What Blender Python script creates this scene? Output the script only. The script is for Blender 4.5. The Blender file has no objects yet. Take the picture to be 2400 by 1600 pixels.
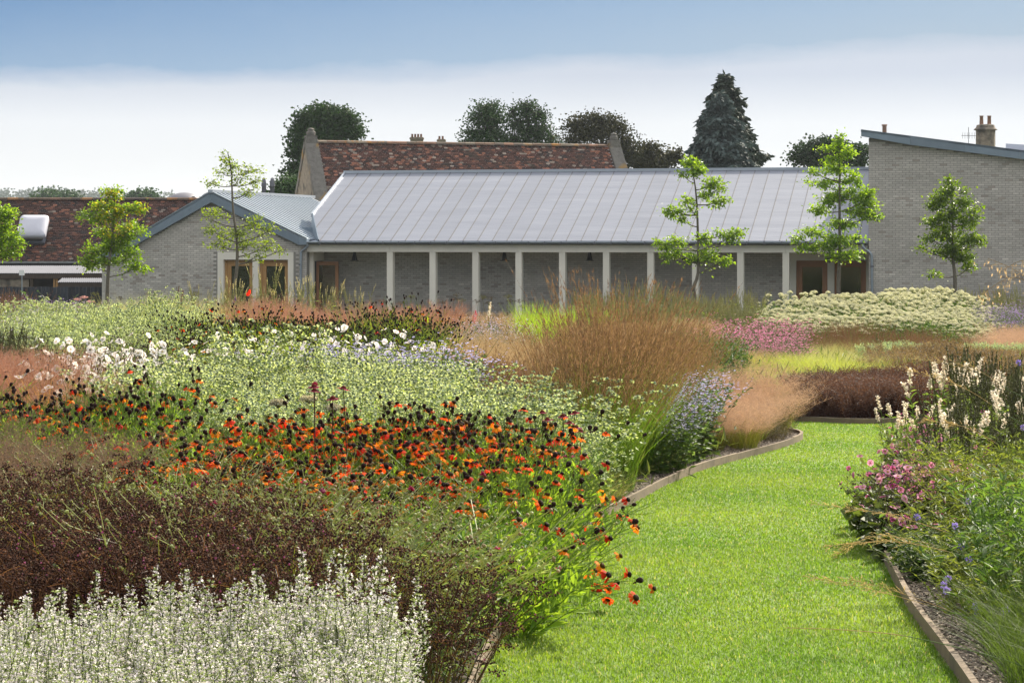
import bpy, math, random
import numpy as np
from math import radians as R, sin, cos, tan, pi

# ------------------------------------------------------------------ camera, sky, sun, exposure
scene = bpy.context.scene
F_PX, CX, HY, CAMZ = 5000.0, 1200.0, 555.0, 3.55     # photo pixels (2400 x 1600) and metres
cam_data = bpy.data.cameras.new('camera'); cam = bpy.data.objects.new('camera', cam_data)
scene.collection.objects.link(cam); scene.camera = cam
cam.location = (0, 0, CAMZ); cam.rotation_euler = (R(90), 0, 0)
cam_data.sensor_width = 36.0; cam_data.lens = 36.0 * F_PX / 2400.0
cam_data.shift_y = -(800.0 - HY) / 2400.0
cam_data.clip_start = 0.3; cam_data.clip_end = 6000

SUN_AZ, SUN_EL = 33.0, 36.0       # degrees clockwise from the view direction (+Y), elevation
world = bpy.data.worlds.new('World'); scene.world = world; world.use_nodes = True
nt = world.node_tree; nt.nodes.clear(); N = nt.nodes; L = nt.links
def wm(op, a, b=None, clamp=False):
    n = N.new('ShaderNodeMath'); n.operation = op; n.use_clamp = clamp
    for i, v in enumerate((a, b)):
        if v is None: continue
        if isinstance(v, (int, float)): n.inputs[i].default_value = v
        else: L.new(v, n.inputs[i])
    return n.outputs[0]
out = N.new('ShaderNodeOutputWorld'); bg = N.new('ShaderNodeBackground'); bg.inputs[1].default_value = 0.15
sky = N.new('ShaderNodeTexSky'); sky.sky_type = 'NISHITA'; sky.sun_disc = False
sky.sun_elevation = R(SUN_EL); sky.sun_rotation = R(SUN_AZ); sky.air_density = 1.0; sky.dust_density = 0.6; sky.ozone_density = 1.5
tc = N.new('ShaderNodeTexCoord'); sep = N.new('ShaderNodeSeparateXYZ'); L.new(tc.outputs['Generated'], sep.inputs[0])
# upper sky: clean blue that starts only a few degrees up, above a bank of thin white cloud
zz = wm('MULTIPLY', sep.outputs[2], 3.2)
cmb = N.new('ShaderNodeCombineXYZ'); L.new(sep.outputs[0], cmb.inputs[0]); L.new(sep.outputs[1], cmb.inputs[1]); L.new(zz, cmb.inputs[2])
nrm = N.new('ShaderNodeVectorMath'); nrm.operation = 'NORMALIZE'; L.new(cmb.outputs[0], nrm.inputs[0]); L.new(nrm.outputs[0], sky.inputs[0])
mp = N.new('ShaderNodeMapping'); mp.inputs['Scale'].default_value = (1, 1, 3.5); L.new(tc.outputs['Generated'], mp.inputs[0])
n1 = N.new('ShaderNodeTexNoise'); n1.inputs['Scale'].default_value = 9; n1.inputs['Detail'].default_value = 9; n1.inputs['Roughness'].default_value = 0.62; L.new(mp.outputs[0], n1.inputs[0])
n2 = N.new('ShaderNodeTexNoise'); n2.inputs['Scale'].default_value = 2.5; n2.inputs['Detail'].default_value = 3; L.new(mp.outputs[0], n2.inputs[0])
edge = wm('ADD', 0.0850, wm('MULTIPLY', sep.outputs[0], 0.040))
edge = wm('ADD', edge, wm('MULTIPLY', wm('SUBTRACT', n1.outputs[0], 0.5), 0.020))
edge = wm('ADD', edge, wm('MULTIPLY', wm('SUBTRACT', n2.outputs[0], 0.5), 0.010))
mask = wm('DIVIDE', wm('SUBTRACT', edge, sep.outputs[2]), 0.009, clamp=True)
mask = wm('MULTIPLY', wm('POWER', mask, 0.8), 0.985)
veil = wm('MULTIPLY', wm('ADD', 0.35, wm('MULTIPLY', sep.outputs[0], 1.25)), 0.75, clamp=True)        # thin veil, denser towards the sun
near_edge = wm('SUBTRACT', 1.0, wm('DIVIDE', wm('SUBTRACT', sep.outputs[2], edge), 0.04), clamp=True)
veil = wm('ADD', veil, wm('MULTIPLY', near_edge, 0.38), clamp=True)
low = wm('DIVIDE', sep.outputs[2], 0.075, clamp=True)
ramp = N.new('ShaderNodeValToRGB'); L.new(low, ramp.inputs[0])
ramp.color_ramp.elements[0].color = (2.72, 2.72, 2.68, 1); ramp.color_ramp.elements[0].position = 0.25
ramp.color_ramp.elements[1].color = (1.85, 2.02, 2.35, 1); ramp.color_ramp.elements[1].position = 1.0
e = ramp.color_ramp.elements.new(0.7); e.color = (2.62, 2.70, 2.80, 1)
def wmix(f, a, b):
    n = N.new('ShaderNodeMix'); n.data_type = 'RGBA'
    if isinstance(f, float): n.inputs[0].default_value = f
    else: L.new(f, n.inputs[0])
    for i, v in ((6, a), (7, b)):
        if isinstance(v, tuple): n.inputs[i].default_value = v
        else: L.new(v, n.inputs[i])
    return n.outputs[2]
tint = N.new('ShaderNodeMix'); tint.data_type = 'RGBA'; tint.blend_type = 'MULTIPLY'; tint.inputs[0].default_value = 1
L.new(sky.outputs[0], tint.inputs[6]); tint.inputs[7].default_value = (0.12, 0.21, 0.27, 1)
col = wmix(veil, tint.outputs[2], (1.32, 1.62, 1.92, 1))
high = wm('MULTIPLY', wm('DIVIDE', wm('SUBTRACT', sep.outputs[2], 0.14), 0.4, clamp=True), 0.75)     # bright haze added overhead, out of view, to fill the shaded facade
col = wmix(high, col, (4.9, 4.85, 4.8, 1))
n3 = N.new('ShaderNodeTexNoise'); n3.inputs['Scale'].default_value = 6; n3.inputs['Detail'].default_value = 7; L.new(mp.outputs[0], n3.inputs[0])
cv = N.new('ShaderNodeVectorMath'); cv.operation = 'SCALE'; L.new(ramp.outputs[0], cv.inputs[0]); L.new(wm('ADD', 0.94, wm('MULTIPLY', n3.outputs[0], 0.11)), cv.inputs['Scale'])
col = wmix(mask, col, cv.outputs[0])
L.new(col, bg.inputs[0]); L.new(bg.outputs[0], out.inputs[0])

sd = bpy.data.lights.new('sun', 'SUN'); sd.energy = 4.8; sd.angle = R(0.8); sd.color = (1.0, 0.91, 0.76)
so = bpy.data.objects.new('sun', sd); scene.collection.objects.link(so)
so.rotation_euler = (R(90 - SUN_EL), 0, R(-SUN_AZ + 180) )
scene.view_settings.view_transform = 'Standard'; scene.view_settings.look = 'None'
scene.view_settings.gamma = 1.0; scene.view_settings.use_curve_mapping = False
scene.view_settings.exposure = 1.08
scene.cycles.max_bounces = 6; scene.cycles.diffuse_bounces = 3; scene.cycles.glossy_bounces = 3
scene.cycles.transmission_bounces = 4; scene.cycles.transparent_max_bounces = 6; scene.cycles.sample_clamp_indirect = 6

def build_haze(density):
    me = bpy.data.meshes.new('haze'); x, y0, y1, z0, z1 = 1500, -40, 2700, -12, 60
    v = [(a, b, c) for c in (z0, z1) for b in (y0, y1) for a in (-x, x)]
    me.from_pydata(v, [], [(0, 2, 3, 1), (4, 5, 7, 6), (0, 1, 5, 4), (2, 6, 7, 3), (0, 4, 6, 2), (1, 3, 7, 5)]); o = bpy.data.objects.new('haze', me); scene.collection.objects.link(o); o['kind'] = 'stuff'
    m = bpy.data.materials.new('haze_air'); m.use_nodes = True; t = m.node_tree; t.nodes.clear(); pv = t.nodes.new('ShaderNodeVolumePrincipled'); pv.inputs['Density'].default_value = density; pv.inputs['Color'].default_value = (.82, .90, 1.0, 1); pv.inputs['Anisotropy'].default_value = 0.3
    ou = t.nodes.new('ShaderNodeOutputMaterial'); t.links.new(pv.outputs[0], ou.inputs['Volume']); me.materials.append(m)
build_haze(0.00016)
scene.cycles.volume_bounces = 0

rng = np.random.default_rng(7); random.seed(7)

# ------------------------------------------------------------------ materials
def mat(name, color=None, rough=0.8, metal=0.0, attr=False, noise=None, bump=None, vary=0.0, transl=0.0, spec=0.5, tcol=None, stretch=None, stain=None):
    m = bpy.data.materials.new(name); m.use_nodes = True
    t = m.node_tree; n = t.nodes; l = t.links; b = n['Principled BSDF']; o = n['Material Output']
    b.inputs['Roughness'].default_value = rough; b.inputs['Metallic'].default_value = metal
    b.inputs['Specular IOR Level'].default_value = spec
    if attr:
        a = n.new('ShaderNodeAttribute'); a.attribute_name = 'Col'; c = a.outputs['Color']
    else:
        a = n.new('ShaderNodeRGB'); a.outputs[0].default_value = (*color, 1); c = a.outputs[0]
    def mul(c, fac_out, lo, hi):
        mr = n.new('ShaderNodeMapRange'); mr.inputs['To Min'].default_value = lo; mr.inputs['To Max'].default_value = hi; l.new(fac_out, mr.inputs[0])
        v = n.new('ShaderNodeVectorMath'); v.operation = 'SCALE'; l.new(c, v.inputs[0]); l.new(mr.outputs[0], v.inputs['Scale'])
        return v.outputs[0]
    if vary:
        oi = n.new('ShaderNodeObjectInfo'); c = mul(c, oi.outputs['Random'], 1 - vary, 1 + vary)
    vec = None
    if noise or bump or stain:
        tcn = n.new('ShaderNodeTexCoord'); vec = tcn.outputs['Object']
        if stretch:
            mpn = n.new('ShaderNodeMapping'); mpn.inputs['Scale'].default_value = stretch; l.new(vec, mpn.inputs[0]); vec = mpn.outputs[0]
    if noise:
        sc, amt = noise; nn = n.new('ShaderNodeTexNoise'); nn.inputs['Scale'].default_value = sc; nn.inputs['Detail'].default_value = 6
        nn.inputs['Roughness'].default_value = 0.65
        l.new(vec, nn.inputs[0]); c = mul(c, nn.outputs[0], 1 - amt * 1.6, 1 + amt * 1.6)
    if stain:
        sc, scol, amt = stain
        nn = n.new('ShaderNodeTexNoise'); nn.inputs['Scale'].default_value = sc; nn.inputs['Detail'].default_value = 5; l.new(tcn.outputs['Object'], nn.inputs[0])
        mr = n.new('ShaderNodeMapRange'); mr.inputs['From Min'].default_value = 0.56; mr.inputs['From Max'].default_value = 0.68; mr.inputs['To Max'].default_value = amt; l.new(nn.outputs[0], mr.inputs[0])
        mx = n.new('ShaderNodeMix'); mx.data_type = 'RGBA'; l.new(mr.outputs[0], mx.inputs[0]); l.new(c, mx.inputs[6]); mx.inputs[7].default_value = (*scol, 1); c = mx.outputs[2]
    if bump:
        sc, st, dist = bump; nn = n.new('ShaderNodeTexNoise'); nn.inputs['Scale'].default_value = sc; nn.inputs['Detail'].default_value = 5
        l.new(vec, nn.inputs[0]); bp = n.new('ShaderNodeBump'); bp.inputs['Strength'].default_value = st; bp.inputs['Distance'].default_value = dist
        l.new(nn.outputs[0], bp.inputs['Height']); l.new(bp.outputs[0], b.inputs['Normal'])
    l.new(c, b.inputs['Base Color'])
    if transl:
        tb = n.new('ShaderNodeBsdfTranslucent')
        v = n.new('ShaderNodeVectorMath'); v.operation = 'MULTIPLY'; l.new(c, v.inputs[0]); v.inputs[1].default_value = tcol or (1.5, 1.45, 0.8); l.new(v.outputs[0], tb.inputs[0])
        ms = n.new('ShaderNodeMixShader'); ms.inputs[0].default_value = transl; l.new(b.outputs[0], ms.inputs[1]); l.new(tb.outputs[0], ms.inputs[2]); l.new(ms.outputs[0], o.inputs[0])
    return m
M = dict(
    brick=mat('brick_clay', attr=True, rough=0.9, noise=(14, 0.12), vary=0.10, bump=(60, 0.4, 0.01)),
    mortar=mat('mortar', (0.26, 0.25, 0.225), 0.95, noise=(3, 0.15)),
    stone=mat('pale_stone', (0.78, 0.745, 0.65), 0.85, noise=(1.5, 0.09), bump=(40, 0.25, 0.01), vary=0.04),
    zinc=mat('zinc_sheet', (0.235, 0.25, 0.30), 0.42, 0.3, noise=(0.8, 0.11), stretch=(0.35, 0.6, 4.0), bump=(1.2, 0.6, 0.05), vary=0.045),
    zincd=mat('zinc_fascia', (0.20, 0.255, 0.31), 0.5, 0.3, noise=(2.0, 0.16), stretch=(1, 1, 0.6), vary=0.10),
    seam=mat('zinc_seam', (0.14, 0.135, 0.135), 0.7, 0.0),
    zincl=mat('zinc_light', (0.42, 0.46, 0.52), 0.4, 0.4, noise=(2.0, 0.08)),
    gutter=mat('zinc_gutter', (0.30, 0.35, 0.40), 0.38, 0.5, noise=(3.0, 0.1)),
    oak=mat('oak_timber', (0.42, 0.235, 0.085), 0.6, noise=(5, 0.2), stretch=(8, 8, 0.7)),
    oakd=mat('brown_timber', (0.36, 0.17, 0.075), 0.6, noise=(5, 0.2), stretch=(8, 8, 0.7)),
    black=mat('black_metal', (0.012, 0.012, 0.013), 0.45, 0.0),
    dark=mat('interior_shade', (0.05, 0.045, 0.04), 0.9, noise=(1, 0.3)),  # near-black colour carries the shade of unlit interiors
    wallin=mat('plaster_inside', (0.45, 0.40, 0.29), 0.9, noise=(1, 0.2)),
    tile=mat('clay_tile', attr=True, rough=0.9, noise=(9, 0.3), vary=0.30, stain=(1.6, (0.05, 0.04, 0.03), 0.65)),
    ridge=mat('ridge_tile', attr=True, rough=0.9, noise=(3, 0.35), vary=0.2, stain=(2.5, (0.34, 0.15, 0.02), 0.8)),
    oldstone=mat('old_stone', (0.235, 0.195, 0.15), 0.95, noise=(4.5, 0.45), bump=(12, 0.8, 0.04), stain=(2.0, (0.06, 0.055, 0.05), 0.8)),
    lichen=mat('coping_stone', (0.15, 0.14, 0.125), 0.95, noise=(5, 0.4), bump=(12, 0.8, 0.04), stain=(1.6, (0.30, 0.17, 0.03), 0.7)),
    pot=mat('chimney_pot_clay', (0.28, 0.16, 0.11), 0.9, noise=(6, 0.2)),
    plastic=mat('grey_plastic', (0.55, 0.55, 0.62), 0.35, noise=(3, 0.05)),
    lead=mat('lead_grey', (0.17, 0.165, 0.19), 0.5, 0.3, noise=(2, 0.15)),
    corr=mat('corrugated_steel', (0.17, 0.175, 0.20), 0.8, 0.0, noise=(3, 0.12), spec=0.08),
    wood=mat('weathered_wood', (0.075, 0.055, 0.042), 0.9, noise=(4, 0.3), stretch=(6, 6, 0.8), vary=0.3),
    fence=mat('dark_fence_board', (0.035, 0.040, 0.052), 0.9, noise=(4, 0.3), stretch=(8, 8, 0.7), vary=0.35),
    white=mat('white_paint', (0.8, 0.8, 0.8), 0.5),
    glow=mat('opal_glass', (0.55, 0.5, 0.42), 0.2),
    soil=mat('bed_soil', (0.055, 0.040, 0.028), 0.95, noise=(12, 0.4), bump=(35, 0.9, 0.03)),
    land=mat('meadow_soil', (0.06, 0.085, 0.028), 0.95, noise=(2, 0.4), bump=(10, 0.9, 0.05)),
    lawn=mat('lawn_turf', (0.13, 0.205, 0.03), 0.9, noise=(6, 0.35), bump=(60, 0.5, 0.01)),
    kerb=mat('edging_board', (0.20, 0.150, 0.100), 0.9, noise=(7, 0.25), bump=(30, 0.4, 0.01), vary=0.12, stain=(3, (0.11, 0.09, 0.07), 0.6)),
    paving=mat('paving', (0.5, 0.47, 0.42), 0.9, noise=(2, 0.15)),
    chip=mat('stone_chip', attr=True, rough=0.85, noise=(20, 0.2)),
    bark=mat('tree_bark', (0.14, 0.125, 0.095), 0.9, noise=(9, 0.35), bump=(25, 0.7, 0.02)),
    barkd=mat('dark_bark', (0.04, 0.035, 0.03), 0.9, noise=(6, 0.3)),
    hill=mat('hill_grass', (0.06, 0.08, 0.04), 0.95, noise=(0.02, 0.3)),
    leaf=mat('young_leaf', attr=True, rough=0.42, vary=0.12, transl=0.5, tcol=(1.9, 1.8, 0.6)),
    farleaf=mat('far_leaf', attr=True, rough=0.6, vary=0.12, transl=0.22, tcol=(1.3, 1.4, 0.7)),
    needle=mat('conifer_needle', attr=True, rough=0.7, transl=0.12, tcol=(1.1, 1.2, 1.0)),
    plant=mat('border_foliage', attr=True, rough=0.55, vary=0.18, transl=0.45, tcol=(1.7, 1.6, 0.8), spec=0.3),
    dry=mat('dry_stems', attr=True, rough=0.75, vary=0.16, transl=0.42, tcol=(1.4, 1.2, 0.95), spec=0.12),
    petal=mat('petals', attr=True, rough=0.7, vary=0.08, transl=0.45, tcol=(1.25, 1.18, 1.12), spec=0.15),
    head=mat('seed_head', attr=True, rough=0.9, vary=0.2, spec=0.1),
    blade=mat('lawn_blade', attr=True, rough=0.55, transl=0.5, spec=0.25, tcol=(1.6, 1.5, 0.6)),
)
def glass_mat():
    m = bpy.data.materials.new('window_glass'); m.use_nodes = True; b = m.node_tree.nodes['Principled BSDF']
    b.inputs['Base Color'].default_value = (0.75, 0.72, 0.66, 1); b.inputs['Roughness'].default_value = 0.03
    b.inputs['Transmission Weight'].default_value = 1.0; b.inputs['IOR'].default_value = 1.45
    return m
M['glass'] = glass_mat()

# ------------------------------------------------------------------ mesh building
def link(o, parent=None):
    scene.collection.objects.link(o)
    if parent is not None: o.parent = parent
    return o
def tag(o, label=None, cat=None, group=None, kind=None):
    if label: o['label'] = label
    if cat: o['category'] = cat
    if group: o['group'] = group
    if kind: o['kind'] = kind
    return o
def empty(name, loc=(0, 0, 0), rz=0.0, **k):
    o = bpy.data.objects.new(name, None); link(o); o.location = loc; o.rotation_euler = (0, 0, rz); o.empty_display_size = 0.2
    return tag(o, **k)
def copy_to(o, parent=None, loc=None, rot=None, scale=None):
    c = o.copy(); scene.collection.objects.link(c); c.parent = parent
    if loc is not None: c.location = loc
    if rot is not None: c.rotation_euler = rot
    if scale is not None: c.scale = scale if isinstance(scale, (tuple, list)) else (scale,) * 3
    return c

class PB:
    """collects polygons with a colour per vertex; builds one mesh"""
    def __init__(s): s.V = []; s.T = []; s.Q = []; s.C = []; s.n = 0
    def add(s, v, tri=None, quad=None, col=(1, 1, 1)):
        v = np.asarray(v, float).reshape(-1, 3); s.V.append(v)
        if tri is not None and len(tri): s.T.append(np.asarray(tri, np.int64).reshape(-1, 3) + s.n)
        if quad is not None and len(quad): s.Q.append(np.asarray(quad, np.int64).reshape(-1, 4) + s.n)
        c = np.empty((len(v), 3)); c[:] = col; s.C.append(c); s.n += len(v)
    def inst(s, tpl, pos, rot, scale, col=None):
        """tpl=(verts, tris, quads, colours or None); pos n,3; rot n,3,3; scale n or n,3; col n,3"""
        tv, tt, tq, tcl = tpl; n = len(pos)
        if n == 0: return
        m = len(tv); scale = np.asarray(scale, float)
        if scale.ndim == 0: scale = np.full((n, 3), float(scale))
        if scale.ndim == 1: scale = np.repeat(scale[:, None], 3, 1)
        v = tv[None] * scale[:, None, :]
        v = np.einsum('nij,nmj->nmi', rot, v) + np.asarray(pos)[:, None, :]
        off = (np.arange(n) * m)[:, None, None]
        c = np.ones((n, m, 3))
        if tcl is not None: c = c * tcl[None]
        if col is not None: c = c * np.asarray(col)[:, None, :]
        s.V.append(v.reshape(-1, 3)); s.C.append(c.reshape(-1, 3))
        if tt is not None: s.T.append((tt[None] + off).reshape(-1, 3) + s.n)
        if tq is not None: s.Q.append((tq[None] + off).reshape(-1, 4) + s.n)
        s.n += n * m
    def ribbons(s, P, W, side, col):
        """P n,k,3 paths; W n,k or k widths; side n,3; col n,k,3"""
        n, k, _ = P.shape; W = np.broadcast_to(W, (n, k)); sd = side[:, None, :] * W[..., None] * 0.5
        v = np.stack([P - sd, P + sd], 2).reshape(-1, 3); c = np.repeat(np.broadcast_to(col, (n, k, 3)).reshape(n * k, 3), 2, 0)
        a = np.arange(k - 1); q = np.stack([2 * a, 2 * a + 1, 2 * a + 3, 2 * a + 2], 1)
        s.Q.append((q[None] + (np.arange(n) * 2 * k)[:, None, None]).reshape(-1, 4) + s.n)
        s.V.append(v); s.C.append(c); s.n += len(v)
    def tubes(s, P, Rr, col, sides=3):
        n, k, _ = P.shape; Rr = np.broadcast_to(Rr, (n, k))
        T = np.gradient(P, axis=1); T /= np.linalg.norm(T, axis=2, keepdims=True) + 1e-9
        ref = np.array([0.31, 0.87, 0.38]); A = np.cross(T, ref); A /= np.linalg.norm(A, axis=2, keepdims=True) + 1e-9; B = np.cross(T, A)
        th = np.arange(sides) * 2 * pi / sides
        v = P[:, :, None] + Rr[:, :, None, None] * (np.cos(th)[None, None, :, None] * A[:, :, None] + np.sin(th)[None, None, :, None] * B[:, :, None])
        c = np.repeat(np.broadcast_to(col, (n, k, 3)).reshape(n * k, 3), sides, 0)
        q = []
        for a in range(k - 1):
            for j in range(sides):
                j2 = (j + 1) % sides; q.append((a * sides + j, a * sides + j2, (a + 1) * sides + j2, (a + 1) * sides + j))
        q = np.array(q); s.Q.append((q[None] + (np.arange(n) * k * sides)[:, None, None]).reshape(-1, 4) + s.n)
        s.V.append(v.reshape(-1, 3)); s.C.append(c); s.n += n * k * sides
    def box(s, x0, x1, y0, y1, z0, z1, col=(1, 1, 1)):
        v = [(x, y, z) for z in (z0, z1) for y in (y0, y1) for x in (x0, x1)]
        s.add(v, quad=[(0, 2, 3, 1), (4, 5, 7, 6), (0, 1, 5, 4), (2, 6, 7, 3), (0, 4, 6, 2), (1, 3, 7, 5)], col=col)
    def prism(s, poly, y0, y1, col=(1, 1, 1)):
        """poly: convex (x, z) outline, extruded from y0 to y1"""
        n = len(poly); v = [(p[0], y0, p[1]) for p in poly] + [(p[0], y1, p[1]) for p in poly]
        s.add(v, tri=[(0, i, i + 1) for i in range(1, n - 1)] + [(n, n + i + 1, n + i) for i in range(1, n - 1)],
              quad=[(i, n + i, n + (i + 1) % n, (i + 1) % n) for i in range(n)], col=col)
    def slab(s, quad, thick, col=(1, 1, 1)):
        """four corners (counter-clockwise seen from outside) given a thickness below"""
        q = np.array(quad, float); nn = np.cross(q[1] - q[0], q[2] - q[0]); nn /= np.linalg.norm(nn); w = q - nn * thick; n = len(q)
        v = np.concatenate([q, w])
        s.add(v, tri=[(0, i, i + 1) for i in range(1, n - 1)] + [(n, n + i + 1, n + i) for i in range(1, n - 1)],
              quad=[(i, n + i, n + (i + 1) % n, (i + 1) % n) for i in range(n)], col=col)
    def lathe(s, prof, c=(0, 0, 0), seg=12, col=(1, 1, 1)):
        v = []; q = []; k = len(prof)
        for r, z in prof:
            for j in range(seg): a = 2 * pi * j / seg; v.append((c[0] + r * cos(a), c[1] + r * sin(a), c[2] + z))
        for i in range(k - 1):
            for j in range(seg): j2 = (j + 1) % seg; q.append((i * seg + j, i * seg + j2, (i + 1) * seg + j2, (i + 1) * seg + j))
        s.add(v, quad=q, col=col)
    def mesh(s, name, material, smooth=False):
        me = bpy.data.meshes.new(name); V = np.concatenate(s.V) if s.V else np.zeros((0, 3))
        T = np.concatenate(s.T) if s.T else np.zeros((0, 3), int); Q = np.concatenate(s.Q) if s.Q else np.zeros((0, 4), int)
        me.vertices.add(len(V)); me.vertices.foreach_set('co', V.astype(np.float32).ravel())
        me.loops.add(T.size + Q.size); me.loops.foreach_set('vertex_index', np.concatenate([T.ravel(), Q.ravel()]).astype(np.int32))
        me.polygons.add(len(T) + len(Q))
        ls = np.concatenate([np.arange(len(T)) * 3, T.size + np.arange(len(Q)) * 4]).astype(np.int32)
        me.polygons.foreach_set('loop_start', ls)
        if smooth: me.polygons.foreach_set('use_smooth', np.ones(len(T) + len(Q), bool))
        if not smooth: me.polygons.foreach_set('use_smooth', np.zeros(len(T) + len(Q), bool))
        me.update(calc_edges=True)
        a = me.attributes.new('Col', 'FLOAT_COLOR', 'POINT'); C = np.concatenate(s.C) if s.C else np.zeros((0, 3))
        a.data.foreach_set('color', np.concatenate([C, np.ones((len(C), 1))], 1).astype(np.float32).ravel())
        me.materials.append(material); return me
    def build(s, name, material, parent=None, smooth=False, **k):
        o = bpy.data.objects.new(name, s.mesh(name, material, smooth)); link(o, parent); return tag(o, **k)

def pbox(name, m, parent, *a, **k):
    p = PB(); p.box(*a); return p.build(name, m, parent, **k)
def tube_obj(name, m, parent, pts, r, sides=8, **k):
    p = PB(); pts = np.array(pts, float)[None]; p.tubes(pts, r if np.ndim(r) else np.full(pts.shape[1], r), (1, 1, 1), sides); return p.build(name, m, parent, smooth=True, **k)
def smooth_path(pts, n=12):
    pts = np.array(pts, float); t = np.linspace(0, len(pts) - 1, n); o = []
    for u in t:
        i = min(int(u), len(pts) - 2); f = u - i
        p0 = pts[max(i - 1, 0)]; p1 = pts[i]; p2 = pts[i + 1]; p3 = pts[min(i + 2, len(pts) - 1)]
        o.append(0.5 * ((2 * p1) + (p2 - p0) * f + (2 * p0 - 5 * p1 + 4 * p2 - p3) * f * f + (3 * p1 - p0 - 3 * p2 + p3) * f ** 3))
    return np.array(o)
def unit(v): v = np.asarray(v, float); return v / (np.linalg.norm(v, axis=-1, keepdims=True) + 1e-9)
def frames(d, roll=None):
    """rotation matrices whose z axis is d (n,3)"""
    d = unit(d); n = len(d); ref = np.where(np.abs(d[:, 2:3]) > 0.95, np.array([[1., 0, 0]]), np.array([[0, 0, 1.]]))
    x = unit(np.cross(ref, d)); y = np.cross(d, x)
    if roll is None: roll = rng.uniform(0, 2 * pi, n)
    c = np.cos(roll)[:, None]; s_ = np.sin(roll)[:, None]
    return np.stack([c * x + s_ * y, -s_ * x + c * y, d], 2)

# pixel (photo) -> world
def px(x, y, d): return np.array([(x - CX) * d / F_PX, d, CAMZ - (y - HY) * d / F_PX])
def gz(d): return 2.15 - 0.027 * np.minimum(d, 79.6)       # the garden slopes down to the buildings

# ------------------------------------------------------------------ setting
g = PB(); ys = [-35, 0, 79.6, 150, 900, 2650]; xs = [-1450, -200, 0, 200, 1450]
vv = [(x, y, gz(y)) for y in ys for x in xs]; nx = len(xs)
g.add(vv, quad=[(j * nx + i, j * nx + i + 1, (j + 1) * nx + i + 1, (j + 1) * nx + i) for j in range(len(ys) - 1) for i in range(nx - 1)])
g.build('ground', M['land'], kind='structure')

def kx(pts, d):       # x in metres of a kerb given as (photo x, distance)
    return (np.interp(d, [p[1] for p in pts], [p[0] for p in pts]) - CX) * d / F_PX
LK = [(905, 4.0), (985, 5.0), (1048, 6.0), (1095, 7.0), (1133, 7.8), (1168, 8.5), (1218, 9.5), (1270, 10.6), (1325, 11.8), (1392, 13.0), (1480, 14.1), (1560, 15.5), (1650, 16.9), (1740, 18.0), (1830, 19.2), (1885, 20.3)]
RK = [(2750, 4.0), (2480, 5.5), (2245, 7.7), (2190, 8.43), (2130, 9.33), (2085, 10.6), (2055, 11.7), (2042, 13.0), (2045, 14.6), (2065, 16.7), (2110, 19), (2175, 21.9), (2260, 23.2)]
left_edge = [((x - CX) * d / F_PX, d) for x, d in LK] + [(2.86, 20.9), (2.70, 21.5), (2.2, 21.9), (0.5, 22.0), (-3, 22.2)]
right_edge = [((x - CX) * d / F_PX, d) for x, d in RK] + [(5.6, 24.2), (6.6, 25.0), (9.0, 25.6)]
far_edge = [(-3, 23.6), (1.0, 23.7), (2.4, 23.9), (3.22, 23.3), (3.75, 22.75), (4.15, 22.9), (4.6, 23.7), (5.4, 25.3), (6.6, 26.4), (9.0, 27.0)]
def dense(pts, step=0.12):
    o = []
    for a, b in zip(pts[:-1], pts[1:]):
        n = max(2, int(math.dist(a, b) / step))
        for i in range(n): t = i / n; o.append((a[0] + (b[0] - a[0]) * t, a[1] + (b[1] - a[1]) * t))
    o.append(pts[-1]); p = np.array(o)
    for _ in range(10):      # relax corners into one bent line
        p[1:-1] = 0.25 * p[:-2] + 0.5 * p[1:-1] + 0.25 * p[2:]
    return p
LE, RE, FE = dense(left_edge), dense(right_edge), dense(far_edge)
import bmesh
def sheet(name, outline, dz, m, **k):
    bm = bmesh.new(); vs = [bm.verts.new((x, y, gz(y) + dz)) for x, y in outline]; f = bm.faces.new(vs)
    bmesh.ops.triangulate(bm, faces=[f]); bm.normal_update()
    if sum(f.normal.z for f in bm.faces) < 0: bmesh.ops.reverse_faces(bm, faces=bm.faces)
    me = bpy.data.meshes.new(name); bm.to_mesh(me); bm.free(); me.materials.append(m); o = bpy.data.objects.new(name, me); link(o); return tag(o, **k)
lawn_outline = np.concatenate([LE, FE, RE[::-1]])
sheet('lawn', lawn_outline, 0.012, M['lawn'], kind='structure')
lb = [(-9, 3.0), (float(LE[0][0]), 3.0)] + [tuple(p) for p in LE] + [(-9, 22.2)]
sheet('bed_soil', lb, 0.045, M['soil'], kind='structure')
rb = [(9, 3.0), (9.0, 25.6)] + [tuple(p) for p in RE[::-1]] + [(float(RE[0][0]), 3.0)]
sheet('bed_soil', rb, 0.045, M['soil'], kind='structure')
sheet('bed_soil', [tuple(p) for p in FE] + [(20, 27), (26, 76), (-24, 76), (-9, 23.6)], 0.03, M['soil'], kind='structure')

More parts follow.
